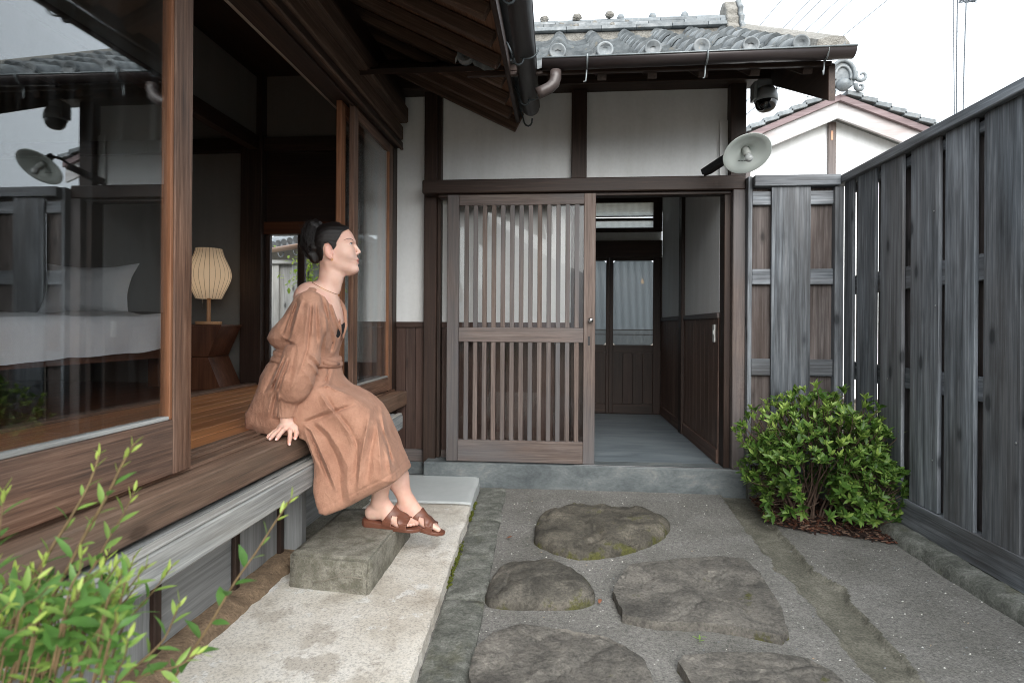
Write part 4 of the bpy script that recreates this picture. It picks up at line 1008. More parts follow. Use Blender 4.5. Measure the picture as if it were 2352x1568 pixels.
tube('lamp_arm', [e2, e2 + Vector((-0.03, 0.05, -0.005)), Vector((1.01, 3.66, 2.085)), Vector((0.955, 3.72, 2.055)), Vector((0.92, 3.75, 2.048))], 0.009, BLACK, lp, 10)
beam('lamp_base', (0.905, 3.725, 2.055), (1.045, 3.575, 2.130), 0.042, 0.040, BLACK, lp, 0.004)
def text(name, s, size, loc, rot, m, parent):
    cu = bpy.data.curves.new(name, 'FONT'); cu.body = s; cu.size = size; cu.extrude = 0.0002; cu.align_x = 'CENTER'
    tmp = bpy.data.objects.new(name, cu); COL.objects.link(tmp); dg = bpy.context.evaluated_depsgraph_get()
    me = bpy.data.meshes.new_from_object(tmp.evaluated_get(dg)); bpy.data.objects.remove(tmp); me.materials.append(m)
    o = bpy.data.objects.new(name, me); put(o, parent, loc); o.rotation_euler = rot; return o
# ================================================================== BACKGROUND
# neighbour's gable beyond the fence
nb_ = empty('neighbour_house', (4.1, 9.2, 0.0), 'white neighbouring house gable with grey tiled verge beyond the fence', 'house')
PKX, PKZ, SLP = 4.10, 4.50, 0.415
prism('gable_wall', [(2.5, 0), (2.5, PKZ - 0.25 - SLP * 1.6), (PKX, PKZ - 0.25), (5.9, PKZ - 0.25 - SLP * 1.8), (5.9, 0)], 1, 9.05, 9.25, PLASTER_FAR, nb_)
box('gable_post', 4.045, 4.155, 9.0, 9.049, 0, PKZ - 0.30, W_LAT, nb_); box('gable_post', 2.80, 2.90, 9.0, 9.049, 0, 3.70, W_LAT, nb_)
box('meter_tag', 4.075, 4.105, 8.99, 8.9995, 3.92, 4.06, simple('tag_orange', S(200, 150, 120), 0.6), nb_)
MAROON = wood('wood_maroon', S(104, 90, 92), S(128, 112, 114), S(154, 142, 143), 0.7)
for s in (-1, 1):
    def pt(u, dz): return (PKX + s * u, PKZ + dz - SLP * u)
    U = 1.85
    prism('barge_board', [pt(0.001, -0.071), pt(U, -0.071), pt(U, -0.31), pt(0.001, -0.31)], 1, 8.82, 8.87, W_WHITEPEEL(0), nb_)
    prism('verge_board', [pt(0.001, 0.02), pt(U, 0.02), pt(U, -0.07), pt(0.001, -0.07)], 1, 8.76, 8.88, MAROON(0), nb_)
    for k in range(9):
        u0, u1 = 0.08 + k * 0.2, 0.08 + (k + 1) * 0.2 + 0.03
        prism('verge_tile', [pt(u0, 0.035), pt(u0, 0.10), pt(u1, 0.145), pt(u1, 0.07)], 1, 8.72, 9.5, TILE2, nb_, bevel=0.006)
    prism('roof_slope', [pt(0, 0.02), pt(0, 0.05), pt(U, 0.05), pt(U, 0.02)], 1, 9.0, 13.0, TILE, nb_)
ro = empty('ridge_ornament', (PKX, 8.75, PKZ + 0.1), parent=nb_)
prism('ornament_plate', [(PKX + 0.19 * math.cos(a), PKZ + 0.26 + 0.24 * math.sin(a)) for a in np.linspace(-0.7, math.pi + 0.7, 18)], 1, 8.70, 8.80, TILE2, ro, bevel=0.015)
tube('ornament_rim', [(PKX + 0.17 * math.cos(a), 8.69, PKZ + 0.26 + 0.22 * math.sin(a)) for a in np.linspace(-0.3, math.pi + 0.3, 20)], 0.028, TILE2, ro, 8)
tube('ornament_rim', [(PKX + 0.11 * math.cos(a), 8.69, PKZ + 0.25 + 0.15 * math.sin(a)) for a in np.linspace(-0.3, math.pi + 0.3, 20)], 0.02, TILE, ro, 8)
lathe('ornament_boss', [(0.001, 0.10), (0.06, 0.085), (0.095, 0.04), (0.10, 0.0), (0.08, -0.03)], (PKX, 8.69, PKZ + 0.12), TILE2, ro, 20, (0, -1, 0))
for s in (-1, 1):
    for cx, cz, r0 in ((0.27, 0.26, 0.10), (0.25, 0.10, 0.07)):
        tube('ornament_scroll', [(PKX + s * (cx + r0 * (1 - t / 7.5) * math.cos(t + 2.6)), 8.70, PKZ + cz + r0 * (1 - t / 7.5) * math.sin(t + 2.6)) for t in np.linspace(0, 6.6, 22)], np.linspace(0.035, 0.012, 22).tolist(), TILE2, ro, 8)
# overhead wires
WIRE = simple('overhead_wire', S(92, 104, 112), 0.6)
WIREB = simple('hanging_cable', S(70, 80, 88), 0.6)
def wire(n, P, r, m, lab, grp): tag(tube(n, P, r, m, None, 5), lab, 'wire', grp)
wires = [((4.58, 14, 8.12), (5.45, 14, 9.15)), ((5.12, 14, 8.06), (6.15, 14, 9.15)), ((5.36, 14, 8.06), (6.42, 14, 9.15)), ((5.66, 14, 8.02), (6.90, 14, 9.2)), ((5.98, 14, 8.0), (7.22, 14, 9.2)), ((6.64, 14, 7.98), (8.14, 14, 9.2))]
ordn = ['leftmost', 'second from left', 'third from left', 'fourth from left', 'fifth from left', 'rightmost']
for (p, q), lab in zip(wires, ordn):
    p, q = Vector(p), Vector(q); d = q - p; P = [p - d * 3 + Vector((0, -6, 0)) * 0, p, q, q + d * 0.6]
    wire('overhead_wire', P, 0.011, WIRE, 'thin slanting overhead wire, %s of the six above the roof' % lab, 'wires above the entrance roof')
wire('overhead_wire', [(5.0, 14, 4.2), (7.0, 14, 6.05), (10.2, 14, 8.9), (11, 14, 9.6)], 0.005, WIRE, 'very faint single wire rising from the neighbouring gable', 'wires above the entrance roof')
for k, (x, dx, lab) in enumerate(((9.06, 0.02, 'leftmost'), (9.16, -0.05, 'middle'), (9.34, -0.09, 'rightmost'))):
    P = [(x + dx * (1 - t) + 0.02 * math.sin(t * 5 + k), 14, 3.0 + t * 6.6) for t in np.linspace(0, 1, 12)]
    wire('hanging_cable', P, 0.014 if k else 0.011, WIREB, 'thin vertical cable hanging over the fence, %s of three' % lab, 'cables hanging above the side fence')
g = Geo(); rr = random.Random(9)
for k in range(6):
    a = rr.uniform(0, 3); V, F = tube_geo([(9.15 + rr.uniform(-.2, .5), 14, 8.75), (9.2 + rr.uniform(-.1, .4), 14, 8.62), (9.25 + rr.uniform(-.1, .5), 14, 8.70), (9.7 + 0.1 * k, 14, 8.9 + 0.1 * k)], 0.012, 5); g.add(V, F)
tag(g.build('cable_knot', WIREB), 'tangle of cable loops at the top of the hanging cables', 'cable')
# a few bare twigs of a tree beyond the gable
tw_ = empty('distant_tree', (4.75, 12.0, 4.4), 'dark twiggy tree top just right of the neighbouring ridge ornament', 'tree')
TWIG = simple('twig_dark', S(74, 82, 84), 0.8); g = Geo(); g2 = Geo()
tube('trunk', [(4.9, 12, 0), (4.95, 12, 3.0), (5.0, 12, 5.4)], [0.06, 0.045, 0.02], TWIG, tw_)
for k in range(16):
    p = Vector((5.0 + rr.uniform(-.1, .1), 12, 5.2 + rr.uniform(-0.2, 0.25))); d = Vector((rr.uniform(0.1, 0.6), rr.uniform(-.2, .2), rr.uniform(0.1, 0.45)))
    V, F = tube_geo([p, p + d * 0.5, p + d * 0.5 + d * 0.55 + Vector((0, 0, 0.03))], [0.014, 0.01, 0.005], 5); g.add(V, F)
    for j in range(14):
        q = p + d * rr.uniform(0.2, 1.05) + Vector([rr.uniform(-0.05, 0.05) for _ in range(3)]); s = rr.uniform(0.02, 0.045)
        g2.add([q + Vector((-s, 0, 0)), q + Vector((0, s * .3, s * 0.5)), q + Vector((s, 0, 0.1 * s)), q + Vector((0, 0, -s * 0.5))], [[0, 1, 2, 3]])
g.build('branches', TWIG, tw_); g2.build('crown', TWIG, tw_)
# back garden seen through the house: fence, eave and shrub
bf = empty('garden_fence', (-3.4, 6.9, 0), 'pale weathered board fence seen through the house beyond the garden door', 'fence')
x = -5.2; k = 0
while x < -1.6:
    yy = 6.9 if k % 2 else 6.87; box('fence_board', x, x + 0.20, yy, yy + 0.02, 0.0, 1.83, W_GREY, bf, 0.002); x += 0.185; k += 1
box('cap_rail', -5.2, -1.5, 6.84, 6.94, 1.831, 1.88, W_GREY, bf)
ge = empty('garden_eave', (-3.2, 6.2, 1.9), 'tiled eave with a copper coloured gutter seen through the garden door', 'eave')
half_pipe('gutter', (-2.2, 5.55, 1.945), (-4.2, 7.6, 2.10), 0.05, simple('gutter_tan', S(150, 118, 96), 0.5), ge)
prism('eave_roof', [(-2.2, 5.60), (-4.2, 7.65), (-4.6, 9.2), (-2.2, 9.2)], 2, 2.03, 2.10, TILE, ge)
g = Geo()
for k in range(14):
    t = k / 13; a = Vector((-2.2 - 2 * t, 5.58 + 2.05 * t, 2.02 + 0.12 * t)); V, F = tube_geo([a, a + Vector((0.3, 0.9, 0.5))], 0.055, 10); g.add(V, F)
g.build('eave_tiles', TILE2, ge)['kind'] = 'stuff'
for t in (0.25, 0.45, 0.65):
    c = Vector((-2.2 - 2 * t, 5.55 + 2.05 * t, 1.90 + 0.15 * t)); tube('gutter_hook', [c + Vector((0.035 * math.cos(a), 0, 0.045 * math.sin(a) - 0.03)) for a in np.linspace(-3.3, 0.3, 10)], 0.007, METAL_GREY, ge, 6)
# ================================================================== BEDROOM
LINEN_W = M('bed_linen_white'); v = LINEN_W.coords(False); n_ = LINEN_W.noise(v, 5, 5, 0.6); LINEN_W.col(LINEN_W.ramp(n_, [(0.3, S(236, 240, 246)), (0.7, S(246, 249, 252))])); LINEN_W.set(Roughness=0.9); LINEN_W.bump(n_, 0.6, 0.03); LINEN_W = LINEN_W.m
bed = empty('bed', (-3.2, 3.0, 0.63), 'low bed with white duvet seen through the glass door', 'bed')
box('bed_frame', -4.22, -2.62, 1.95, 3.98, 0.845, 0.905, W_STOOL, bed)
for x, y in ((-2.8, 2.15), (-2.8, 3.75), (-4.0, 2.15), (-4.0, 3.75)): box('leg', x - 0.04, x + 0.04, y - 0.04, y + 0.04, 0.633, 0.8445, W_STOOL, bed)
box('mattress', -4.17, -2.68, 2.0, 3.96, 0.9055, 1.06, LINEN_W, bed, 0.03)
g = Geo(); nx_, ny_ = 46, 60
for j in range(ny_ + 1):
    for i in range(nx_ + 1):
        u = i / nx_; t = j / ny_; y = 1.90 + 1.72 * t
        s = u * 1.9 - 0.15                                  # unrolled across the bed from the far side
        x = -4.12 + min(s, 1.5); drop = max(0.0, s - 1.5)
        z = 1.112 + 0.022 * nz(x * 1.3, y, 2, 3) + 0.012 * nz(x, y, 5, 8) + 0.03 * math.exp(-((y - 3.5) / 0.14) ** 2)
        if drop > 0:
            z = z - drop * 0.9; x = -2.62 + 0.035 * math.sin(min(drop, 0.1) * 15) + 0.012 * math.sin(y * 17 + 2 * nz(0, y, 0, 3)) * drop * 5
            z = max(z, 0.870 + 0.02 * nz(0, y, 7, 5) + 0.02 * math.exp(-((y - 3.1) / 0.2) ** 2))
        g.V.append((x, y, z))
for j in range(ny_):
    for i in range(nx_): a = j * (nx_ + 1) + i; g.F.append([a, a + 1, a + nx_ + 2, a + nx_ + 1])
g.M = [0] * len(g.F); g.build('duvet', LINEN_W, bed, True)
def pillow(c, w_, h_, t_, tilt, label):
    V, F = [], []; n = 18
    for side in (1, -1):
        for j in range(n + 1):
            for i in range(n + 1):
                a, b = 2 * i / n - 1, 2 * j / n - 1
                e = (1 - abs(a) ** 3.0) ** 0.5 * (1 - abs(b) ** 3.0) ** 0.5
                pin = 1 + 0.10 * (a * b) ** 2
                x = a * w_ / 2 * (0.94 + 0.06 * abs(b) ** 2) * pin; z = b * h_ / 2 * (0.92 + 0.10 * abs(a) ** 2) * pin
                y = side * t_ / 2 * e + 0.008 * nz(a, b, side, 3)
                q = Matrix.Rotation(tilt, 3, 'X') @ Vector((x, y, z)); V.append(Vector(c) + q)
    m_ = (n + 1) ** 2
    for s in (0, 1):
        for j in range(n):
            for i in range(n):
                a = s * m_ + j * (n + 1) + i; f = [a, a + 1, a + n + 2, a + n + 1]; F.append(f if s else f[::-1])
    return tag(mesh('pillow', V, F, LINEN_W, None, smooth=True), label, 'pillow')
pillow((-3.42, 3.86, 1.315), 0.66, 0.36, 0.16, R(-14), 'white pillow propped against the wall on the bed')
# X shaped walnut stool
SX, SY, SZ = -2.435, 3.74, 0.632
st = empty('side_table', (SX, SY, SZ), 'hourglass shaped dark walnut stool used as a bedside table', 'stool')
def frustum(name, z0, z1, a0, a1, rot):
    V = []
    for z, a in ((z0, a0), (z1, a1)):
        for sx, sy in ((-1, -1), (1, -1), (1, 1), (-1, 1)):
            p = Matrix.Rotation(rot, 3, 'Z') @ Vector((sx * a[0], sy * a[1], 0)); V.append((SX + p.x, SY + p.y, z))
    return mesh(name, V, [[3, 2, 1, 0], [4, 5, 6, 7], [0, 1, 5, 4], [1, 2, 6, 5], [2, 3, 7, 6], [3, 0, 4, 7]], W_STOOL(2), st)
rot = R(6)
frustum('lower_body', SZ, SZ + 0.216, (0.175, 0.15), (0.085, 0.145), rot); frustum('upper_body', SZ + 0.219, SZ + 0.424, (0.085, 0.145), (0.172, 0.15), rot); frustum('table_top', SZ + 0.4245, SZ + 0.434, (0.176, 0.153), (0.176, 0.153), rot)
# lamp with ribbed cocoon shade
LX, LY, LZ = -2.405, 3.72, SZ + 0.4345
tl_ = empty('table_lamp', (LX, LY, LZ), 'lit table lamp with a ribbed cream cocoon shade on a wooden stem', 'lamp')
lathe('base', [(0.001, 0.0), (0.080, 0.0), (0.083, 0.004), (0.083, 0.019), (0.080, 0.022), (0.001, 0.022)], (LX, LY, LZ), W_PALE(0), tl_, 32)
lathe('stem', [(0.013, 0.0222), (0.0125, 0.20)], (LX, LY, LZ), W_PALE(2), tl_, 16)
sp_ = [(0.076, 0.178), (0.082, 0.182), (0.097, 0.215), (0.120, 0.265), (0.137, 0.310), (0.1405, 0.345), (0.134, 0.380), (0.118, 0.420), (0.100, 0.460), (0.088, 0.495), (0.0825, 0.516), (0.078, 0.520), (0.03, 0.520)]
def shade_mat():
    a = M('lamp_shade_cream'); a.N.remove(a.b); d = a.n('BsdfDiffuse'); d.inputs[0].default_value = S(246, 238, 226); t = a.n('BsdfTranslucent'); t.inputs[0].default_value = S(240, 226, 204)
    m_ = a.n('MixShader'); m_.inputs[0].default_value = 0.6; a.l(d, m_.inputs[1]); a.l(t, m_.inputs[2]); a.l(m_, a.out.inputs[0]); return a.m
def smooth_prof(pr, k=4):
    out = []
    for i in range(len(pr) - 1):
        p0, p1, p2, p3 = pr[max(i - 1, 0)], pr[i], pr[i + 1], pr[min(i + 2, len(pr) - 1)]
        for j in range(k):
            t = j / k; out.append(tuple(0.5 * (2 * b + (-a + c) * t + (2 * a - 5 * b + 4 * c - d) * t * t + (-a + 3 * b - 3 * c + d) * t ** 3) for a, b, c, d in zip(p0, p1, p2, p3)))
    return out + [pr[-1]]
SH = smooth_prof(sp_)
lathe('lamp_shade', SH, (LX, LY, LZ), shade_mat(), tl_, 64)
RIBM = simple('shade_rib', S(150, 138, 120), 0.7)
for k in range(26):
    a = 2 * math.pi * k / 26
    tube('shade_rib', [(LX + (r_ + 0.0006) * math.cos(a), LY + (r_ + 0.0006) * math.sin(a), LZ + h) for r_, h in SH[1:-3:2]], 0.0013, RIBM, tl_, 4)
tube('pull_chain', [(LX - 0.028, LY - 0.03, LZ + 0.178), (LX - 0.028, LY - 0.03, LZ + 0.105)], 0.0012, CHROME, tl_, 5)
tube('power_cord', [(LX - 0.08, LY, LZ + 0.008), (LX - 0.13, LY - 0.01, LZ + 0.005), (LX - 0.17, LY, LZ + 0.004)], 0.003, BLACK, tl_, 6)
pl = bpy.data.lights.new('lamp_glow', 'POINT'); pl.energy = 0.16; pl.color = (1, 0.80, 0.60); pl.shadow_soft_size = 0.04
plo = bpy.data.objects.new('lamp_glow', pl); put(plo, tl_, (LX, LY, LZ + 0.33))
# ================================================================== PLANTS
def leaf_mat(name, c0, c1, c2, trans=0.35):
    a = M(name); oi = a.n('ObjectInfo'); v = a.coords(False); n = a.noise(v, 40, 3, 0.6)
    at = a.n('Attribute'); at.attribute_name = 'tone'
    t = a.math('ADD', a.math('MULTIPLY', n, 0.5), a.math('MULTIPLY', at.outputs['Fac'], 0.75))
    c = a.ramp(t, [(0.15, c0), (0.5, c1), (0.95, c2)])
    d = a.b; a.col(c); a.set(Roughness=0.42); d.inputs['Specular IOR Level'].default_value = 0.45
    tl = a.n('BsdfTranslucent'); a.l(c, tl.inputs[0]); mx = a.n('MixShader'); mx.inputs[0].default_value = trans
    a.l(d, mx.inputs[1]); a.l(tl, mx.inputs[2]); a.l(mx, a.out.inputs[0]); return a.m
def leaf_shape(L, W, fold=0.25, droop=0.15):
    """pointed leaf along +Y, upper face +Z: 2 x 5 strips"""
    V, F = [], []
    for t, wd in ((0, 0.05), (0.22, 0.72), (0.48, 1.0), (0.75, 0.66), (1.0, 0.03)):
        z = -droop * L * t * t
        V += [(-W / 2 * wd, L * t, z + fold * W / 2 * wd), (0, L * t, z), (W / 2 * wd, L * t, z + fold * W / 2 * wd)]
    for i in range(4): k = 3 * i; F += [[k, k + 1, k + 4, k + 3], [k + 1, k + 2, k + 5, k + 4]]
    return np.array(V), F
def leaf_data(name, V, F, m, tone):
    me = bpy.data.meshes.new(name); me.from_pydata(V.tolist(), [], F); me.materials.append(m); me.shade_smooth()
    at = me.attributes.new('tone', 'FLOAT', 'POINT'); at.data.foreach_set('value', [tone] * len(V)); return me
class LeafBin:
    def __init__(s, m): s.m = m; s.items = []; s.protos = {}
    def add(s, key, mat4): s.items.append((key, mat4))
    def build(s, parent, protos, score, limit=300, rest='foliage'):
        order = sorted(range(len(s.items)), key=lambda i: -score(s.items[i][1].translation))
        base = wpos(parent)
        datas = {k: leaf_data('leaf', V, F, s.m, tone) for k, (V, F, tone) in protos.items()}
        for i in order[:limit]:
            k, m4 = s.items[i]; o = bpy.data.objects.new('leaf', datas[k]); COL.objects.link(o); o.parent = parent
            m5 = m4.copy(); m5.translation = m4.translation - base; o.matrix_local = m5
        VV, FF, TT = [], [], []
        n = 0
        for i in order[limit:]:
            k, m4 = s.items[i]; V, F, tone = protos[k]; A = np.array(m4); P = V @ A[:3, :3].T + A[:3, 3]
            VV.append(P); FF += [[q + n for q in f] for f in F]; TT += [tone] * len(V); n += len(V)
        if VV:
            o = mesh(rest, np.concatenate(VV), FF, s.m, parent, smooth=True); o['kind'] = 'stuff'
            at = o.data.attributes.new('tone', 'FLOAT', 'POINT'); at.data.foreach_set('value', TT)
def frame(p, d, up, roll=0.0, s=1.0):
    d = Vector(d).normalized(); x = d.cross(Vector(up)); x = x.normalized() if x.length > 1e-4 else Vector((1, 0, 0)); z = x.cross(d)
    if roll: q = Matrix.Rotation(roll, 3, d); x, z = q @ x, q @ z
    return Matrix(((x.x * s, d.x * s, z.x * s, p[0]), (x.y * s, d.y * s, z.y * s, p[1]), (x.z * s, d.z * s, z.z * s, p[2]), (0, 0, 0, 1)))
CAMP = Vector((0, 0, 1.065))
# ------------------------------------------------------------------ azalea by the fence
rr = random.Random(12)
AZ = leaf_mat('azalea_leaf', S(46, 76, 34), S(96, 132, 58), S(170, 196, 102), 0.33)
az = empty('azalea_shrub', (1.40, 3.22, 0.02), 'bushy green azalea shrub growing against the fence corner', 'shrub')
protos = {i: (*leaf_shape(L, W, 0.30, dr_), tone) for i, (L, W, dr_, tone) in enumerate(((.052, .018, .10, .25), (.046, .017, .25, .45), (.040, .015, .0, .7), (.034, .013, -.1, .95), (.050, .019, .35, .1)))}
lb = LeafBin(AZ)
twigs = Geo()
def bush_r(th, ph):
    """radius of the clipped shrub in direction (azimuth, elevation)"""
    return 1.0 + 0.12 * math.sin(3 * th + 1) * math.cos(ph) + 0.12 * math.sin(5 * th + 4 * ph) + 0.10 * math.sin(9 * ph + 4 * th) + 0.07 * math.sin(13 * th - 5 * ph)
CB = Vector((1.435, 3.25, 0.36))
tips = 0
while tips < 760:
    th, sp = rr.uniform(0, 2 * math.pi), rr.uniform(-0.75, 1.0); ph = math.asin(sp)
    d = Vector((math.cos(th) * math.cos(ph), math.sin(th) * math.cos(ph), math.sin(ph)))
    r = bush_r(th, ph) * rr.uniform(0.78, 1.02) * (1.12 if rr.random() < 0.08 else 1.0)
    fl = 1.0 if d.z > 0 else max(0.2, math.cos(ph)) ** -0.55
    p = CB + Vector((d.x * 0.415 * r * fl, d.y * 0.31 * r * fl, d.z * (0.345 if d.z > 0 else 0.40) * r))
    if tips > 640: p = Vector((1.60, 3.09, 0.23)) + Vector((d.x * 0.17, d.y * 0.10, d.z * 0.21))
    if p.z < 0.05 or p.x > 1.80 or p.y > 3.66: continue
    # a gap in the front where the bare stems show
    if abs(p.x - 1.30 - 0.25 * (0.3 - p.z)) < 0.035 and 0.14 < p.z < 0.34 and p.y < 3.2: continue
    if p.y < 2.98 or (p.x < 1.10 and p.z < 0.22): continue
    g_ = rr.random(); tips += 1
    ax = (d * 0.8 + Vector((0, 0, 0.75)) + Vector((rr.uniform(-.3, .3), rr.uniform(-.3, .3), rr.uniform(-.2, .2)))).normalized()
    V, F = tube_geo([p - ax * 0.10 - d * 0.03, p - ax * 0.05, p], [0.0022, 0.0018, 0.0012], 4, False); twigs.add(V, F)
    nl = rr.randint(6, 10); a0 = rr.uniform(0, 6.28); ref = ax.cross(Vector((0.3, 0.5, 0.8))).normalized()
    for i in range(nl):
        q = Matrix.Rotation(a0 + i * 2.4, 3, ax) @ ref; open_ = rr.uniform(0.5, 1.15) * (0.6 + 0.5 * i / nl); 
        dd = (ax * math.cos(open_) + q * math.sin(open_)); key = (3 if i > nl - 3 else rr.choice((1, 2, 2))) if p.z > 0.42 and g_ > 0.35 else rr.choice((0, 1, 1, 4, 2))
        lb.add(key, frame(p - ax * (0.028 * (1 - i / nl)), dd, ax, rr.uniform(-.5, .5), rr.uniform(0.65, 1.25)))
for k in range(1400):                                         # older inner leaves
    th, sp = rr.uniform(0, 6.28), rr.uniform(-0.8, 1.0); ph = math.asin(sp); r = rr.uniform(0.45, 0.85)
    p = CB + Vector((math.cos(th) * math.cos(ph) * .375 * r, math.sin(th) * math.cos(ph) * .31 * r, math.sin(ph) * .34 * r))
    if p.z < 0.05 or (abs(p.x - 1.30) < 0.09 and 0.06 < p.z < 0.40 and p.y < 3.3): continue
    lb.add(rr.choice((0, 4)), frame(p, (rr.uniform(-1, 1), rr.uniform(-1, .3), rr.uniform(-.3, .6)), (0, 0, 1), rr.uniform(-.5, .5), rr.uniform(.7, 1.0)))
STEM = simple('azalea_stem', S(92, 76, 66), 0.85, 0, 0.2, 0.3, 40)
for k in range(26):
    b = Vector((1.36 + rr.uniform(-.07, .09), 3.28 + rr.uniform(-.07, .07), 0.02)); th = rr.uniform(0, 6.28); e = b + Vector((math.cos(th) * rr.uniform(.08, .30), math.sin(th) * rr.uniform(.05, .24), rr.uniform(.25, .55)))
    m1 = b * .55 + e * .45 + Vector((rr.uniform(-.03, .03), rr.uniform(-.03, .03), rr.uniform(-.02, .04)))
    V, F = tube_geo([b, b * .75 + m1 * .25 + Vector((0, 0, .015)), m1, e], [.0075, .006, .0045, .002], 6, False); twigs.add(V, F)
twigs.build('stems', STEM, az, True)
lb.build(az, protos, lambda t: -(Vector(t) - CAMP).length + 0.3 * t.z * 0)

# ------------------------------------------------------------------ foreground shrub, bottom left
rr = random.Random(8)
FGL = leaf_mat('spirea_leaf', S(66, 108, 50), S(112, 156, 80), S(186, 208, 106), 0.45)
FSTEM = simple('spirea_stem', S(110, 92, 66), 0.7, 0, 0.3, 0.3, 60); GSTEM = simple('spirea_green_stem', S(134, 146, 74), 0.6)
fg = empty('foreground_shrub', (-0.62, 0.75, 0.0), 'leafy light green shrub in the bottom left foreground', 'shrub')
fprot = {i: (*leaf_shape(L, W, fo, dr_), tone) for i, (L, W, fo, dr_, tone) in enumerate(((.032, .0078, .25, .25, .30), (.026, .0068, .3, .1, .55), (.019, .0050, .35, -.1, .95), (.030, .0100, .2, .35, .12), (.032, .0130, .2, .3, .08)))}
fb_ = LeafBin(FGL)
def fgpt(zx, zy, Y):
    """turns a traced spot into a place Y metres away"""
    D = (zx / 1.68 / 1.6327, (1630 + zy / 1.68) / 1.6327); t = (D[0] - 1176 - 6) / 1306.67; c, s_ = math.cos(cam.rotation_euler.z), math.sin(cam.rotation_euler.z)
    rx, ry = c * t - s_, s_ * t + c; k = Y / ry
    return Vector((rx * k, Y, 1.065 + (755 - D[1]) / 1306.67 * k))
stem_objs = Geo(); tipsG = Geo()
def stem(pts, Y0, Y1, r0, dense=1.0, big=False, tip=True, kinds=None):
    P = [fgpt(x, y, Y0 + (Y1 - Y0) * i / (len(pts) - 1)) for i, (x, y) in enumerate(pts)]
    Q = []
    for i in range(len(P) - 1):
        a, b, c, d = P[max(i - 1, 0)], P[i], P[i + 1], P[min(i + 2, len(P) - 1)]
        for k in range(6): t = k / 6; Q.append(0.5 * (2 * b + (c - a) * t + (2 * a - 5 * b + 4 * c - d) * t * t + (3 * b - a - 3 * c + d) * t ** 3))
    Q.append(P[-1]); n = len(Q)
    V, F = tube_geo(Q, np.linspace(r0, r0 * .45, n).tolist(), 6); stem_objs.add(V, F)
    L = sum((Q[i + 1] - Q[i]).length for i in range(n - 1)); step = 0.0135 / dense; s = 0.02; ang = rr.uniform(0, 6.28)
    while s < L:
        acc = 0
        for i in range(n - 1):
            l = (Q[i + 1] - Q[i]).length
            if acc + l >= s: p = Q[i] + (Q[i + 1] - Q[i]) * ((s - acc) / l); tdir = (Q[i + 1] - Q[i]).normalized(); break
            acc += l
        ang += 2.4; side = Matrix.Rotation(ang, 3, tdir) @ tdir.cross(Vector((0.2, 0.3, 0.9))).normalized(); f = s / L
        op = 1.15 - 0.55 * f; d = tdir * math.cos(op) + side * math.sin(op)
        key = (2 if f > .88 else 1 if f > .62 and rr.random() < .6 else rr.choice((0, 0, 1)) if not big else rr.choice((3, 4, 3)))
        if kinds: key = rr.choice(kinds)
        fb_.add(key, frame(p, d, tdir + Vector((0, -.2, .4)), rr.uniform(-.5, .5), rr.uniform(.85, 1.35) * (1.0 - .35 * max(0, f - .6))))
        s += step * rr.uniform(.7, 1.3) * (1.0 if f < .85 else .45)
def bed_pt(x): return x
for pts, Y0, Y1, r0, dense, big in (
    ([(-40, 1700), (20, 1440), (210, 1000), (340, 760), (470, 550), (580, 350), (640, 180), (650, 130)], .70, .80, .0030, .8, False),
    ([(60, 1750), (120, 1500), (330, 1100), (460, 860), (560, 660), (690, 430), (790, 220), (870, 80)], .70, .74, .0032, .9, False),
    ([(380, 1300), (520, 1000), (620, 850), (700, 700), (800, 530), (870, 380)], .72, .78, .0018, 1.1, False),
    ([(420, 1600), (640, 1280), (740, 1120), (830, 1000), (960, 840)], .70, .74, .0020, 1.2, False),
    ([(900, 1800), (1120, 1562), (1330, 1250), (1430, 1080), (1520, 930), (1640, 760), (1740, 600), (1860, 420)], .78, .86, .0026, .62, True),
    ([(560, 1700), (800, 1250), (900, 1120), (1000, 1000), (1120, 840)], .74, .80, .0018, 1.0, False),
    ([(-60, 1200), (-20, 900), (10, 700), (30, 560), (50, 380)], .66, .70, .0018, 1.1, False),
    ([(640, 1750), (800, 1562), (1000, 1380), (1080, 1280), (1160, 1080)], .70, .76, .0022, 1.0, False),
    ([(200, 1700), (300, 1400), (480, 1180), (640, 1020), (780, 820)], .66, .72, .0018, 1.2, False),
    ([(-60, 1500), (60, 1250), (150, 1150), (260, 1010), (300, 800)], .66, .72, .0018, 1.1, False),
    ([(700, 1800), (900, 1560), (1150, 1480), (1240, 1420), (1300, 1400)], .72, .76, .0016, .9, True),
    ([(300, 1800), (520, 1480), (620, 1300), (700, 1180), (760, 1040)], .64, .70, .0018, 1.2, False)):
    stem(pts, Y0, Y1, r0, dense, big)
for k in range(90):                                           # dense lower growth
    x, y = rr.uniform(-60, 820), rr.uniform(960, 1560); x1, y1 = x + rr.uniform(-20, 190), y - rr.uniform(110, 260)
    if x1 > 900 or (y1 < 760): continue
    Y0 = rr.uniform(.62, .84); stem([(x - 60, y + 260), (x, y), ((x + x1) / 2 + rr.uniform(-30, 30), (y + y1) / 2), (x1, y1)], Y0, Y0 + rr.uniform(-.04, .06), .0016, 1.0, rr.random() < .35)
stem_objs.build('stems', FSTEM, fg, True)
fb_.build(fg, fprot, lambda t: -(Vector(t) - CAMP).length * 0.3 + t.z)

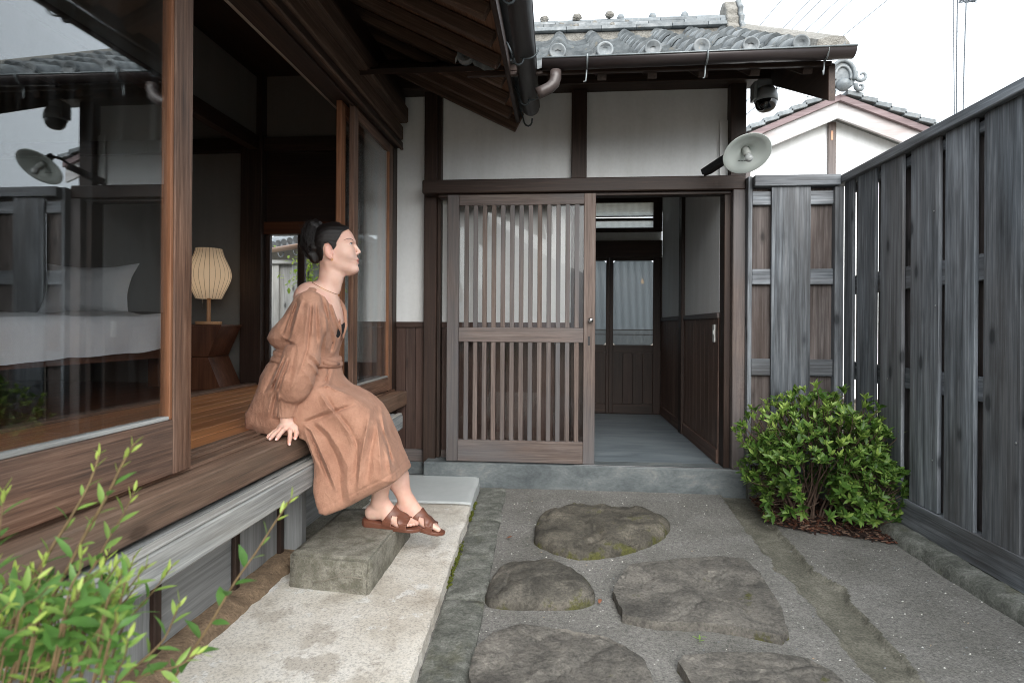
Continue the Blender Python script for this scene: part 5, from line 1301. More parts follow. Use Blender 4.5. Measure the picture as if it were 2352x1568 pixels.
# ------------------------------------------------------------------ maple sprays beyond the garden door, and a weed in the paving
mp = empty('garden_maple', (-2.75, 5.9, 0.0), 'bright green leafy tree glimpsed through the garden door behind the head', 'tree')
MPL = leaf_mat('maple_leaf', S(70, 104, 34), S(118, 152, 52), S(178, 196, 84), 0.5); mb = LeafBin(MPL)
mprot = {0: (*leaf_shape(.06, .03, .2, .2), .5), 1: (*leaf_shape(.05, .026, .2, .1), .9)}
tube('trunk', [(-2.45, 5.9, 0), (-2.5, 5.9, 1.2), (-2.6, 5.92, 2.2)], [.05, .04, .02], FSTEM, mp)
for k in range(420):
    c = rr.choice(((-2.66, 5.85, 1.75), (-2.55, 5.85, 1.45), (-2.4, 5.9, 2.0), (-2.75, 5.9, 1.58))); p = Vector(c) + Vector((rr.gauss(0, .10), rr.gauss(0, .12), rr.gauss(0, .08)))
    mb.add(rr.choice((0, 1)), frame(p, (rr.uniform(-1, 1), rr.uniform(-1, 1), rr.uniform(-.6, .2)), (0, 0, 1), 0, rr.uniform(.6, 1.2)))
mb.build(mp, mprot, lambda t: t.z, 0, 'crown')
wd_ = empty('weed_sprout', (0.475, 1.965, 0.0), 'tiny green weed sprouting between the two flat stepping stones', 'weed')
wb = LeafBin(FGL)
for k in range(5): wb.add(1, frame((0.475 + rr.uniform(-.004, .004), 1.965, 0.008 + .004 * k), (math.cos(k * 1.4), math.sin(k * 1.4), .45), (0, 0, 1), 0, rr.uniform(.7, 1.0)))
wb.build(wd_, fprot, lambda t: 0)
# ================================================================== PERSON
def smin(a, b, k):
    h = np.clip(0.5 + 0.5 * (b - a) / k, 0, 1); return b + (a - b) * h - k * h * (1 - h)
def smax(a, b, k): return -smin(-a, -b, k)
def cap(P, a, b, ra, rb):
    a, b = np.array(a), np.array(b); ab = b - a; t = np.clip(((P - a) @ ab) / (ab @ ab), 0, 1)
    return np.linalg.norm(P - a - t[:, None] * ab, axis=1) - (ra + (rb - ra) * t)
def ell(P, c, r, M3=None):
    q = P - np.array(c)
    if M3 is not None: q = q @ M3
    q = q / np.array(r); k0 = np.linalg.norm(q, axis=1); k1 = np.linalg.norm(q / np.array(r), axis=1) + 1e-9
    return k0 * (k0 - 1) / k1
def chain(P, pts, rad, k=0.02):
    d = cap(P, pts[0], pts[1], rad[0], rad[1])
    for i in range(1, len(pts) - 1): d = smin(d, cap(P, pts[i], pts[i + 1], rad[i], rad[i + 1]), k)
    return d
def poly2(x, y, pts):
    n = len(pts); d = np.full(len(x), 1e9); s = np.ones(len(x))
    for i in range(n):
        (ax, ay), (bx, by) = pts[i], pts[i - 1]; ex, ey = bx - ax, by - ay; wx, wy = x - ax, y - ay
        t = np.clip((wx * ex + wy * ey) / (ex * ex + ey * ey), 0, 1); dx, dy = wx - ex * t, wy - ey * t
        d = np.minimum(d, dx * dx + dy * dy)
        c1, c2, c3 = y >= ay, y < by, ex * wy > ey * wx
        s = np.where((c1 & c2 & c3) | (~c1 & ~c2 & ~c3), -s, s)
    return s * np.sqrt(d)
def polygonize(sdf, lo, hi, h):
    """sparse surface nets: evaluate coarsely, refine near the surface"""
    lo = np.array(lo, float); N = (np.ceil((np.array(hi) - lo) / h / 4).astype(int)) * 4 + 1
    C = (N - 1) // 4 + 1
    ax = [lo[i] + 4 * h * np.arange(C[i]) for i in range(3)]
    gx = np.stack(np.meshgrid(*ax, indexing='ij'), -1).reshape(-1, 3)
    dc = sdf(gx).reshape(C)
    near = np.abs(dc) < 4 * h * 2.2
    G = np.repeat(np.repeat(np.repeat(dc, 4, 0), 4, 1), 4, 2)
    m = np.repeat(np.repeat(np.repeat(near, 4, 0), 4, 1), 4, 2)
    # centre the coarse samples on their cells
    G = np.roll(G, (-2, -2, -2), (0, 1, 2))[:N[0], :N[1], :N[2]] if False else G[2:, 2:, 2:][:N[0], :N[1], :N[2]]
    m = m[2:, 2:, 2:][:N[0], :N[1], :N[2]]
    N = np.array(G.shape)
    idx = np.argwhere(m); P = lo + h * idx
    vals = np.empty(len(P), np.float32)
    for s in range(0, len(P), 400000): vals[s:s + 400000] = sdf(P[s:s + 400000])
    G = G.astype(np.float32); G[m] = vals
    S_ = G < 0
    cs = np.zeros(N - 1, np.int8)
    for i in (0, 1):
        for j in (0, 1):
            for k in (0, 1): cs += S_[i:N[0] - 1 + i, j:N[1] - 1 + j, k:N[2] - 1 + k]
    cells = np.argwhere((cs > 0) & (cs < 8)); vid = np.full(N - 1, -1, np.int64); vid[tuple(cells.T)] = np.arange(len(cells))
    acc = np.zeros((len(cells), 3)); cnt = np.zeros(len(cells))
    corners = [(i, j, k) for i in (0, 1) for j in (0, 1) for k in (0, 1)]
    cv = {c: G[tuple((cells + c).T)] for c in corners}
    for a in corners:
        for ax_ in range(3):
            if a[ax_]: continue
            b = list(a); b[ax_] = 1; b = tuple(b); va, vb = cv[a], cv[b]; cr = (va < 0) != (vb < 0)
            t = np.where(cr, va / np.where(cr, va - vb, 1), 0); p = np.array(a, float)[None] + 0; p = np.repeat(p, len(cells), 0); p[:, ax_] += t
            acc[cr] += p[cr]; cnt[cr] += 1
    V = lo + h * (cells + acc / np.maximum(cnt, 1)[:, None])
    F = []
    for ax_ in range(3):
        o1, o2 = [(1, 2), (2, 0), (0, 1)][ax_]
        A = S_; sl = [slice(None)] * 3; sl[ax_] = slice(0, N[ax_] - 1); sh = [slice(None)] * 3; sh[ax_] = slice(1, None)
        e = np.argwhere(A[tuple(sl)] != A[tuple(sh)])
        ok = (e[:, o1] > 0) & (e[:, o2] > 0) & (e[:, o1] < N[o1] - 1) & (e[:, o2] < N[o2] - 1); e = e[ok]
        d1 = np.zeros(3, int); d1[o1] = 1; d2 = np.zeros(3, int); d2[o2] = 1
        q = [vid[tuple((e - x).T)] for x in (0 * d1, d1, d1 + d2, d2)]
        q = np.stack(q, 1); flip = A[tuple(e.T)]
        q[~flip] = q[~flip][:, ::-1]; F.append(q)
    F = np.concatenate(F); F = F[(F >= 0).all(1)]
    return V, F
def relax(V, F, it=2, lam=0.5):
    n = len(V); E = np.concatenate([F[:, [0, 1]], F[:, [1, 2]], F[:, [2, 3]], F[:, [3, 0]]])
    for _ in range(it):
        s = np.zeros((n, 3)); c = np.zeros(n)
        np.add.at(s, E[:, 0], V[E[:, 1]]); np.add.at(s, E[:, 1], V[E[:, 0]]); np.add.at(c, E[:, 0], 1); np.add.at(c, E[:, 1], 1)
        V = V + lam * (s / np.maximum(c, 1)[:, None] - V)
    return V
def npnoise(P, s, seed=0):
    """cheap smooth noise from sines"""
    rg = np.random.RandomState(seed); o = np.zeros(len(P))
    for k in range(5):
        d = rg.normal(size=3); d = d / np.linalg.norm(d); o += np.sin(P @ d * s * rg.uniform(0.7, 1.4) * 6.28 + rg.uniform(0, 6.28))
    return o / 5

HC = np.array([-0.983, 2.42, 1.404]); hf = np.array([math.cos(R(20)), math.sin(R(20)), 0]); hn = np.array([-hf[1], hf[0], 0])
def hl(P): q = P - HC; return q @ hf, q @ hn, P[:, 2]
def HW(u, v, z): return HC * [1, 1, 0] + hf * u + hn * v + np.array([0, 0, z])
FRONT = np.array([(1.285, .060), (1.293, .074), (1.297, .085), (1.303, .0945), (1.311, .0995), (1.320, .0985), (1.330, .0945), (1.338, .0965), (1.343, .0985), (1.349, .0955), (1.357, .0995), (1.365, .0955), (1.373, .091), (1.385, .0865), (1.40, .0835), (1.421, .0825), (1.435, .0835), (1.456, .079), (1.475, .069), (1.490, .054), (1.500, .035), (1.505, .010)])
BACK = np.array([(1.285, .035), (1.295, .02), (1.31, -.02), (1.34, -.05), (1.37, -.075), (1.40, -.088), (1.43, -.093), (1.46, -.085), (1.48, -.068), (1.495, -.04), (1.505, -.010)])
HWID = np.array([(1.285, .010), (1.297, .022), (1.305, .033), (1.315, .042), (1.33, .050), (1.35, .057), (1.37, .062), (1.39, .066), (1.41, .069), (1.43, .072), (1.45, .073), (1.47, .067), (1.485, .055), (1.495, .040), (1.505, .010)])
def skull(u, v, z):
    f = np.interp(z, FRONT[:, 0], FRONT[:, 1]); b = np.interp(z, BACK[:, 0], BACK[:, 1]); wd = np.interp(z, HWID[:, 0], HWID[:, 1])
    c = b + (f - b) * 0.42; a = np.where(u > c, f - c, c - b)
    q = (np.abs(u - c) / a) ** 2.25 + (np.abs(v) / wd) ** 2.1
    d = (q ** (1 / 2.17) - 1) * np.minimum(a, wd)
    return np.maximum(d, np.maximum(z - 1.506, 1.286 - z))
def head(P):
    u, v, z = hl(P); L = np.stack([u, np.abs(v), z], 1); Lv = np.stack([u, v, z], 1)
    d = skull(u, v, z)
    d = smin(d, cap(L, (-0.005, .044, 1.338), (.072, .012, 1.310), .015, .013), .028)
    d = smin(d, ell(L, (.046, .043, 1.380), (.026, .020, .024)), .030)
    d = smax(d, -ell(L, (.086, .026, 1.4215), (.014, .016, .010)), .012)
    d = smin(d, ell(L, (.0560, .0335, 1.4200), (.0140, .0135, .0125)), .006)
    d = smin(d, cap(L, (.078, .010, 1.4350), (.050, .050, 1.4370), .006, .006), .014)
    d = smin(d, cap(Lv, (.0815, 0, 1.424), (.1000, 0, 1.3915), .0055, .0085), .007)
    d = smin(d, ell(L, (.0895, .0105, 1.3825), (.0100, .0072, .0068)), .005)
    d = smax(d, -ell(L, (.0925, .0065, 1.3755), (.0055, .0035, .003)), .002)
    d = smin(d, ell(Lv, (.0885, 0, 1.3565), (.0125, .020, .0062)), .003)
    d = smin(d, ell(Lv, (.0875, 0, 1.3425), (.0125, .018, .0062)), .003)
    d = smax(d, -cap(L, (.0995, 0, 1.3498), (.080, .024, 1.3505), .0012, .0012), .002)
    # ears
    er = ell(L, (-.026, .0715, 1.377), (.0165, .0065, .0305), np.array([[.96, 0, -.28], [0, 1, 0], [.28, 0, .96]]))
    er = smax(er, -ell(L, (-.0215, .079, 1.383), (.0095, .0065, .018), np.array([[.96, 0, -.28], [0, 1, 0], [.28, 0, .96]])), .003)
    er = smin(er, ell(L, (-.0135, .0725, 1.3525), (.0085, .0045, .0085)), .005)
    er = smin(er, ell(L, (-.010, .070, 1.374), (.0045, .006, .007)), .003)
    return smin(d, er, .004)
NB = (-1.045, 2.405, 1.205)
def torso_skin(P):
    d = chain(P, [HW(-.012, 0, 1.335), HW(-.016, 0, 1.272), HW(-.034, 0, 1.215)], [.047, .0465, .048], .02)
    d = smin(d, cap(P, HW(-.030, 0, 1.335), HW(-.028, 0, 1.29), .032, .034), .015)
    d = smin(d, ell(P, (-1.074, 2.40, 1.186), (.068, .115, .070)), .022)
    d = smin(d, cap(P, (-1.055, 2.31, 1.168), (-1.055, 2.50, 1.168), .044, .044), .04)
    d = smin(d, ell(P, (-1.035, 2.40, 1.09), (.088, .112, .135)), .04)
    for s in (-1, 1):
        d = smin(d, cap(P, HW(.012, s * .012, 1.225), HW(-.03, s * .042, 1.33), .008, .012), .02)         # neck tendons
    return smin(d, chain(P, [(-1.07, 2.40, 1.05), (-1.10, 2.40, .93), (-1.16, 2.40, .76)], [.10, .085, .11], .05), .05)
KN_R, KN_L = (-.835, 2.33, .665), (-.84, 2.49, .665)
def limbs(P):
    d = chain(P, [(-1.030, 2.26, 1.140), (-1.030, 2.195, .93), (-1.085, 2.195, .735), (-1.090, 2.200, .695)], [.036, .030, .025, .022], .03)
    d = smin(d, chain(P, [(-1.06, 2.53, 1.15), (-1.105, 2.565, .96), (-1.04, 2.55, .82)], [.048, .034, .025], .03), .02)
    d = smin(d, chain(P, [(-1.18, 2.31, .73), KN_R, (-.775, 2.43, .41), (-.792, 2.468, .285)], [.085, .056, .047, .033], .04), .02)
    return smin(d, chain(P, [(-1.18, 2.48, .73), KN_L, (-.735, 2.53, .385), (-.688, 2.540, .262)], [.085, .056, .046, .032], .04), .02)
def foot(P, heel, toe, ank, side):
    """heel and toe: sole points; side +1 when the little toe lies to -Y"""
    h, t = np.array(heel), np.array(toe); ax = t - h; L = np.linalg.norm(ax); x = ax / L
    up = np.array([-x[2], 0, x[0]]); up = up / np.linalg.norm(up); y = np.cross(up, x)
    def w(a, b, c): return h + x * a * L + y * b + up * c
    d = ell(P, w(.11, 0, .030), (.030, .027, .031))
    d = smin(d, cap(P, w(.12, 0, .034), w(.38, .006 * side, .036), .030, .029), .02)
    d = smin(d, cap(P, np.array(ank), w(.22, 0, .050), .032, .030), .025)
    d = smin(d, cap(P, np.array(ank) + up * .01 + x * .008, w(.55, .004 * side, .036), .026, .022), .03)
    d = smin(d, cap(P, w(.42, .010 * side, .026), w(.70, .018 * side, .021), .024, .020), .018)
    d = smin(d, cap(P, w(.42, -.012 * side, .022), w(.66, -.024 * side, .016), .020, .016), .018)
    d = smin(d, cap(P, w(.66, .018 * side, .019), w(.66, -.022 * side, .015), .018, .014), .02)
    mal = ell(P, np.array(ank) + y * (-.026 * side) + np.array([0, 0, -.004]), (.012, .010, .012)); d = smin(d, mal, .012)
    for k, (b, l, r) in enumerate(((.021, .985, .0125), (.004, .965, .0088), (-.009, .93, .0082), (-.0205, .885, .0078), (-.031, .835, .0074))):
        b *= side; m1, m2 = w(l - .16, b, .017 + .001 * (k == 0)), w(l - .045, b, .0125)
        d = smin(d, chain(P, [w(.68, b * .9, .017), m1, m2], [r, r, r * .95], .006), .006)
    return d
FR_, FL_ = dict(heel=(-.858, 2.478, .2075), toe=(-.618, 2.455, .178), ank=(-.797, 2.470, .282), side=1), dict(heel=(-.752, 2.548, .2045), toe=(-.525, 2.528, .141), ank=(-.690, 2.541, .262), side=-1)
HAND = dict(
    wrist=(-1.090, 2.200, .695), palm=(-1.092, 2.190, .664),
    fingers=[[(-1.066, 2.186, .660), (-1.054, 2.158, .650), (-1.047, 2.143, .626), (-1.047, 2.136, .600)],
             [(-1.083, 2.180, .661), (-1.087, 2.148, .650), (-1.092, 2.128, .634), (-1.095, 2.118, .622)],
             [(-1.101, 2.182, .660), (-1.113, 2.152, .648), (-1.122, 2.133, .633), (-1.127, 2.124, .622)],
             [(-1.117, 2.190, .658), (-1.134, 2.166, .645), (-1.146, 2.150, .632), (-1.153, 2.142, .621)]],
    thumb=[(-1.072, 2.205, .676), (-1.045, 2.190, .660), (-1.030, 2.172, .640), (-1.030, 2.158, .620)])
_W = np.array(HAND['wrist'])
def _sc(p): return tuple(_W + (np.array(p) - _W) * .88 + np.array([0, 0, -.0085]))
HAND['palm'] = _sc(HAND['palm']); HAND['thumb'] = [_sc(p) for p in HAND['thumb']]; HAND['fingers'] = [[_sc(p) for p in f] for f in HAND['fingers']]
def hand(P):
    d = chain(P, [HAND['wrist'], (-1.091, 2.196, .680)], [.022, .022], .01)
    for f in HAND['fingers']: d = smin(d, cap(P, (-1.090, 2.198, .680), f[0], .013, .0092), .010)
    d = smin(d, ell(P, HAND['palm'], (.030, .020, .011)), .014)
    for f, r in zip(HAND['fingers'], (.0088, .0090, .0086, .0075)): d = smin(d, chain(P, f, [r * 1.08, r, r * .95, r * .82], .004), .0055)
    return smin(d, chain(P, HAND['thumb'], [.0125, .0105, .009, .0072], .006), .008)
GROUPS = [(head, (-1.12, 2.27, 1.27), (-.84, 2.57, 1.53)), (torso_skin, (-1.36, 2.18, .6), (-.88, 2.64, 1.38)), (limbs, (-1.30, 2.12, .22), (-.66, 2.68, 1.25)),
          (lambda P: foot(P, **FR_), (-.92, 2.40, .15), (-.58, 2.54, .34)), (lambda P: foot(P, **FL_), (-.81, 2.47, .11), (-.48, 2.61, .32)), (hand, (-1.19, 2.09, .58), (-1.0, 2.25, .73))]
def body(P):
    d = np.full(len(P), 1.0)
    for f, lo, hi in GROUPS:
        lo, hi = np.array(lo) - .03, np.array(hi) + .03
        far = np.linalg.norm(np.maximum(np.maximum(lo - P, P - hi), 0), axis=1)
        m = far <= 0; dd = far + .03
        if m.any(): dd[m] = f(P[m])
        d = smin(d, dd, .014) if f is not torso_skin and f is not limbs else smin(d, dd, .02)
    return d
def skin_mat(name, c0, c1):
    a = M(name); v = a.coords(False); n = a.noise(v, 26, 4, 0.6); f = a.noise(v, 420, 2, 0.5)
    n2 = a.noise(v, 9, 3, 0.5); a.col(a.mix(a.ramp(n2, [(0.45, (0, 0, 0)), (0.7, (0.35,) * 3)]), a.ramp(n, [(0.3, c0), (0.7, c1)]), S(206, 142, 124))); a.set(Roughness=0.5); a.b.inputs['Specular IOR Level'].default_value = 0.4
    a.b.inputs['Subsurface Weight'].default_value = 0.2; a.b.inputs['Subsurface Radius'].default_value = (0.01, 0.004, 0.002); a.bump(f, 0.05, 0.0008); return a.m
SKIN = skin_mat('skin', S(220, 180, 162), S(230, 194, 178)); LIPS = skin_mat('skin_lips', S(196, 124, 116), S(206, 134, 124)); FLUSH = skin_mat('skin_flushed', S(224, 170, 154), S(228, 178, 162))
person = empty('person', (-1.15, 2.40, 0.63), 'seated person in a long tan dress and brown sandals on the veranda edge', 'person')
V, F = polygonize(body, (-1.40, 2.05, .10), (-.48, 2.70, 1.53), .0031)
V = relax(V, F, 1, .35)
fc = V[F].mean(1); u, v, z = hl(fc)
lip = ((u - .095) / .0145) ** 2 + (v / .0225) ** 2 + ((z - 1.3500) / .0125) ** 2 < 1
ear = (np.abs(v) > .066) & (u < -.005) & (z > 1.345) & (z < 1.415)
ftip = np.zeros(len(fc), bool)
for f in HAND['fingers'] + [HAND['thumb']]: ftip |= np.linalg.norm(fc - np.array(f[-1]), axis=1) < .0105
mesh('body', V, F, [SKIN, LIPS, FLUSH], person, smooth=True, mi=np.where(lip, 1, np.where(ear | ftip, 2, 0)).tolist())
# eyes, brows, lashes, nails
EYEW, IRIS, BROW = simple('eye_white', S(206, 204, 200), 0.15), simple('iris_brown', S(30, 20, 16), 0.1), simple('brow_hair', S(50, 38, 34), 0.7)
def surf_v(u, z, off=0.0):
    vs = np.linspace(0, .09, 300); pts = np.stack([HW(u, -q, z) for q in vs]); dd = head(pts); k = int(np.argmax(dd > off)); return vs[k]
for s in (-1, 1):
    E0 = HW(.0560, s * .0335, 1.4200); d0 = hf * .78 + hn * s * .625; tz = np.array([0, 0, 1.0]); th_ = np.cross(d0, tz) * s; th_ /= np.linalg.norm(th_)   # th_ points to the nose
    if th_ @ hf < 0: th_ = -th_
    ca, sa = math.cos(.22), math.sin(.22); ta, tb = th_ * ca + tz * sa, tz * ca - th_ * sa
    def ep(a, b, r):
        v3 = d0 * .0145 + ta * a + tb * b; v3 = v3 / np.linalg.norm(v3); rs = np.linspace(.006, .034, 140); pts = E0 + rs[:, None] * v3
        k = int(np.argmax(head(pts) > 0)); return E0 + v3 * (rs[k] + (r - .0141) * 1.0)
    V, F = [], []
    for i in range(13):
        a = -1 + i / 6; h_ = .0041 * max(0.0, 1 - abs(a) ** 2.2) ** .7
        for b in (-1, -.5, 0, .5, 1): V.append(ep(a * .0095, b * h_ + .0004, .0143))
    for i in range(12):
        for k in range(4): F.append([i * 5 + k, i * 5 + k + 1, i * 5 + k + 6, i * 5 + k + 5])
    mesh('eye', V, F, EYEW, person, smooth=True)
    V = [ep(.0030, .0006, .0147)]; 
    for k in range(14): an = 2 * math.pi * k / 14; V.append(ep(.0030 + .0040 * math.cos(an), .0006 + max(-.0035, min(.0033, .0040 * math.sin(an))), .01470))
    mesh('iris', V, [[0, k + 1, (k + 1) % 14 + 1] for k in range(14)], IRIS, person, smooth=True)
    tube('upper_lash', [ep(a * .0100, .0041 * max(0.0, 1 - abs(a) ** 2.2) ** .7 + .0006, .0147) for a in np.linspace(-1.05, .95, 9)], [.0006, .0009, .0010, .0010, .0010, .0009, .0008, .0007, .0004], BROW, person, 5)
    tube('lower_lid', [ep(a * .0098, -.0041 * max(0.0, 1 - abs(a) ** 2.2) ** .7 - .0006, .0145) for a in np.linspace(-1, 1, 9)], .0007, FLUSH, person, 5)
    tube('lid_crease', [ep(a * .0105, .0041 * max(0.0, 1 - abs(a) ** 2.2) ** .6 + .0035, .0143) for a in np.linspace(-1, .9, 9)], .0005, FLUSH, person, 5)
    bp_ = []
    for t in np.linspace(0, 1, 9):
        u0 = np.interp(t, [0, .4, 1], [.0755, .0610, .0370]); z0 = np.interp(t, [0, .2, .4, .7, 1], [1.4355, 1.4400, 1.4418, 1.4385, 1.4305]); bp_.append(HW(u0, s * (surf_v(u0, z0) + .0003), z0))
    tube('eyebrow', bp_, [.0008, .0013, .0015, .0015, .0014, .0012, .0010, .0008, .0004], BROW, person, 5)
NAILM = simple('nail_pale', S(236, 208, 200), 0.2)
for f, r in zip(HAND['fingers'] + [HAND['thumb']], (.0056, .0057, .0054, .0048, .0052)):
    a, b = Vector(f[-2]), Vector(f[-1]); d = (b - a).normalized(); nrm_ = Vector((0.15, -0.6, 0.75)) if f is not HAND['fingers'][0] else Vector((0.75, -0.6, 0.1))
    if f is HAND['thumb']: nrm_ = Vector((0.6, -0.75, 0.1))
    nrm_ = (nrm_ - d * nrm_.dot(d)).normalized(); sd = d.cross(nrm_); c = b + d * .002 + nrm_ * (r * 1.30); V = []
    for e, wd in ((-.006, .7), (-.003, 1), (.002, 1.0), (.0055, .75)):
        for q in (-1, 0, 1): V.append(c + d * e + sd * (q * r * .72 * wd) - nrm_ * (.0016 * q * q + (.0008 if e > .004 else 0)))
    mesh('fingernail', V, [[i * 3 + j, i * 3 + j + 1, i * 3 + j + 4, i * 3 + j + 3] for i in range(3) for j in range(2)], NAILM, person, smooth=True)
# hair
HAIRP = [(.060, 1.52), (.0565, 1.492), (.047, 1.481), (.030, 1.469), (.0165, 1.442), (.0075, 1.424), (.0005, 1.398), (-.006, 1.389), (-.012, 1.404), (-.026, 1.418), (-.043, 1.414), (-.0495, 1.395), (-.0475, 1.370), (-.052, 1.350), (-.066, 1.326), (-.085, 1.324), (-.16, 1.33), (-.16, 1.54)]
def hair(P):
    u, v, z = hl(P); av = np.abs(v)
    uu = u + .018 * np.clip((.05 - av) / .05, 0, 1) * np.clip((z - 1.46) / .03, 0, 1)
    sk = skull(u * .985, v * .975, (z - 1.404) * .965 + 1.404)
    wave = .0004 * np.sin((z * 1.0 - u * .35) * 330 + 2 * np.sin(u * 40))
    d = smin(sk, ell(np.stack([u, v, z], 1), (-.012, 0, 1.447), (.075, .066, .062)), .012)
    d = np.maximum(d - .0065 - wave, poly2(u, z, HAIRP) - .001)
    L = np.stack([u, v, z], 1)
    nzv = .006 * npnoise(L, 14, 1) + .004 * npnoise(L, 32, 2) + .0030 * np.sin(150 * (u * .7 + z * .7) + 5 * npnoise(L, 7, 5))
    b = ell(L, (-.100, 0, 1.437), (.040, .052, .074)); b = smin(b, ell(L, (-.088, 0, 1.372), (.030, .042, .042)), .02); b = smin(b, ell(L, (-.084, 0, 1.502), (.027, .030, .022)), .015)
    b = smin(b, ell(L, (-.128, .01, 1.425), (.022, .035, .035)), .015)
    return smin(d, b - nzv, .008)
def hair_mat():
    a = M('hair_black'); v = a.coords(False, (1, 1, 1)); n = a.noise(v, 60, 5, 0.65, 2.5); w_ = a.noise(a.coords(False, (0.25, 1, 1)), 420, 3, 0.6, 1.0)
    a.col(a.ramp(n, [(0.35, S(10, 8, 8)), (0.7, S(30, 24, 23))])); a.set(Roughness=0.38); a.bump(a.math('ADD', n, w_), 0.7, 0.003); return a.m
HAIRM = hair_mat()
V, F = polygonize(hair, (-1.20, 2.26, 1.30), (-.86, 2.58, 1.55), .0028)
g = Geo(); g.V = [tuple(x) for x in V]; g.F = F.tolist(); g.M = [0] * len(F)
rr = random.Random(31)
for k in range(260):                                         # loose curls on the bun and flyaway strands
    th, ph = rr.uniform(0, 6.28), rr.uniform(-1.2, 1.2); c0 = np.array([-.100, 0, 1.437]); e = np.array([.043 * math.cos(ph) * math.cos(th), .055 * math.cos(ph) * math.sin(th), .078 * math.sin(ph)])
    p = c0 + e; q = []; ax_ = np.cross(e, np.array([rr.uniform(-1, 1), rr.uniform(-1, 1), rr.uniform(-1, 1)])) + e * .1; ax_ /= np.linalg.norm(ax_); rad = rr.uniform(.004, .010); l = rr.uniform(.006, .028)
    for t in np.linspace(0, 1, 9): w3 = p + ax_ * l * t + np.array([math.cos(t * 7 + th), math.sin(t * 7 + th) * .7, math.sin(t * 6 + ph)]) * rad * t; q.append(HW(*w3))
    Vt, Ft = tube_geo(q, np.linspace(.0009, .0003, 9).tolist(), 4); g.add(Vt, Ft)
for k in range(240):                                         # strands winding over the bun
    ax1 = np.array([rr.gauss(0, 1), rr.gauss(0, .6), rr.gauss(0, 1)]); ax1 /= np.linalg.norm(ax1); a1 = np.cross(ax1, [0.3, .9, .2]); a1 /= np.linalg.norm(a1); a2 = np.cross(ax1, a1)
    t0, ln = rr.uniform(0, 6.28), rr.uniform(.8, 2.2); off = rr.uniform(1.0, 1.07); sh = rr.uniform(-.4, .4); q = []
    for t in np.linspace(0, 1, 11):
        an = t0 + ln * t; e = (a1 * math.cos(an) + a2 * math.sin(an)) * math.sqrt(1 - sh * sh) + ax1 * sh
        q.append(HW(-.100 + e[0] * .043 * off, e[1] * .056 * off, 1.435 + e[2] * .078 * off))
    Vt, Ft = tube_geo(q, [.0004] + [rr.uniform(.0006, .0014)] * 9 + [.0004], 4); g.add(Vt, Ft)
for k in range(90):                                          # fine baby hair softening the hairline
    t = rr.random() ** .8; u0 = np.interp(t, [0, .25, .5, .75, 1], [.055, .031, .016, .007, .001]); z0 = np.interp(t, [0, .25, .5, .75, 1], [1.488, 1.469, 1.442, 1.424, 1.400]); v0 = surf_v(u0, z0); s = rr.choice((-1, -1, 1)); l = rr.uniform(.004, .011); q = []
    for e in np.linspace(0, 1, 4):
        uu, zz = u0 + l * e * .8 - .004, z0 - l * e * rr.uniform(.2, .7); q.append(HW(uu, s * (surf_v(uu, zz) + .0006), zz))
    Vt, Ft = tube_geo(q, [.0007, .0006, .0004, .0002], 4); g.add(Vt, Ft)
for k in range(110):                                         # combed strands over the head
    z0 = rr.uniform(1.41, 1.494); q = []; s = rr.choice((-1, 1))
    ust = np.interp(z0, [1.40, 1.424, 1.442, 1.469, 1.481, 1.492], [.000, .0065, .0155, .029, .045, .053])
    for t in np.linspace(0, 1, 10):
        uu = ust + (-.075 - ust) * t; zz = z0 + (1.455 - z0) * t ** 1.5 + .012 * math.sin(t * 3.14)
        f_ = np.interp(zz, FRONT[:, 0], FRONT[:, 1]); b_ = np.interp(zz, BACK[:, 0], BACK[:, 1]); wd_ = np.interp(zz, HWID[:, 0], HWID[:, 1]); cc = b_ + (f_ - b_) * .42; aa = (f_ - cc) if uu > cc else (cc - b_)
        vv = wd_ * max(0.0, 1 - min(1, abs(uu - cc) / aa) ** 2.25) ** (1 / 2.1) + .0082
        q.append(HW(uu, s * vv, zz))
    Vt, Ft = tube_geo(q, [.0004] + [.0009] * 9, 4); g.add(Vt, Ft)
g.build('hair', HAIRM, person, True)
# jewellery
GOLD = simple('gold', S(214, 166, 92), 0.25, 1.0)
for s in (-1, 1):
    c = HW(-.0115, s * .0765, 1.346); tube('earring', [c + hf * (.0035 * math.cos(a)) + np.array([0, 0, .0050 * math.sin(a)]) for a in np.linspace(0, 6.28, 14)], .0010, GOLD, person, 6)
# necklace follows the neck surface
nk = []
for t in np.linspace(0, 1, 33):
    a = math.pi * (1.02 - 2.04 * t); d0 = np.array([math.cos(a), math.sin(a), 0]); c = np.array([-1.040, 2.405, 1.262 - .062 * (0.5 + 0.5 * math.cos(a)) ** 1.5])
    rs = np.linspace(.02, .14, 60); pts = c + rs[:, None] * d0; dd = body(pts); i = int(np.argmax(dd > 0.0012)); nk.append(tuple(pts[i] if dd[i] > 0 else pts[20]))
tube('necklace', nk, .0009, GOLD, person, 5); 
pp = nk[16]; lathe('pendant', [(.0005, .003), (.003, .0015), (.003, -.0015), (.0005, -.003)], (pp[0] + .001, pp[1], pp[2] - .004), GOLD, person, 10, (1, 0, .3))

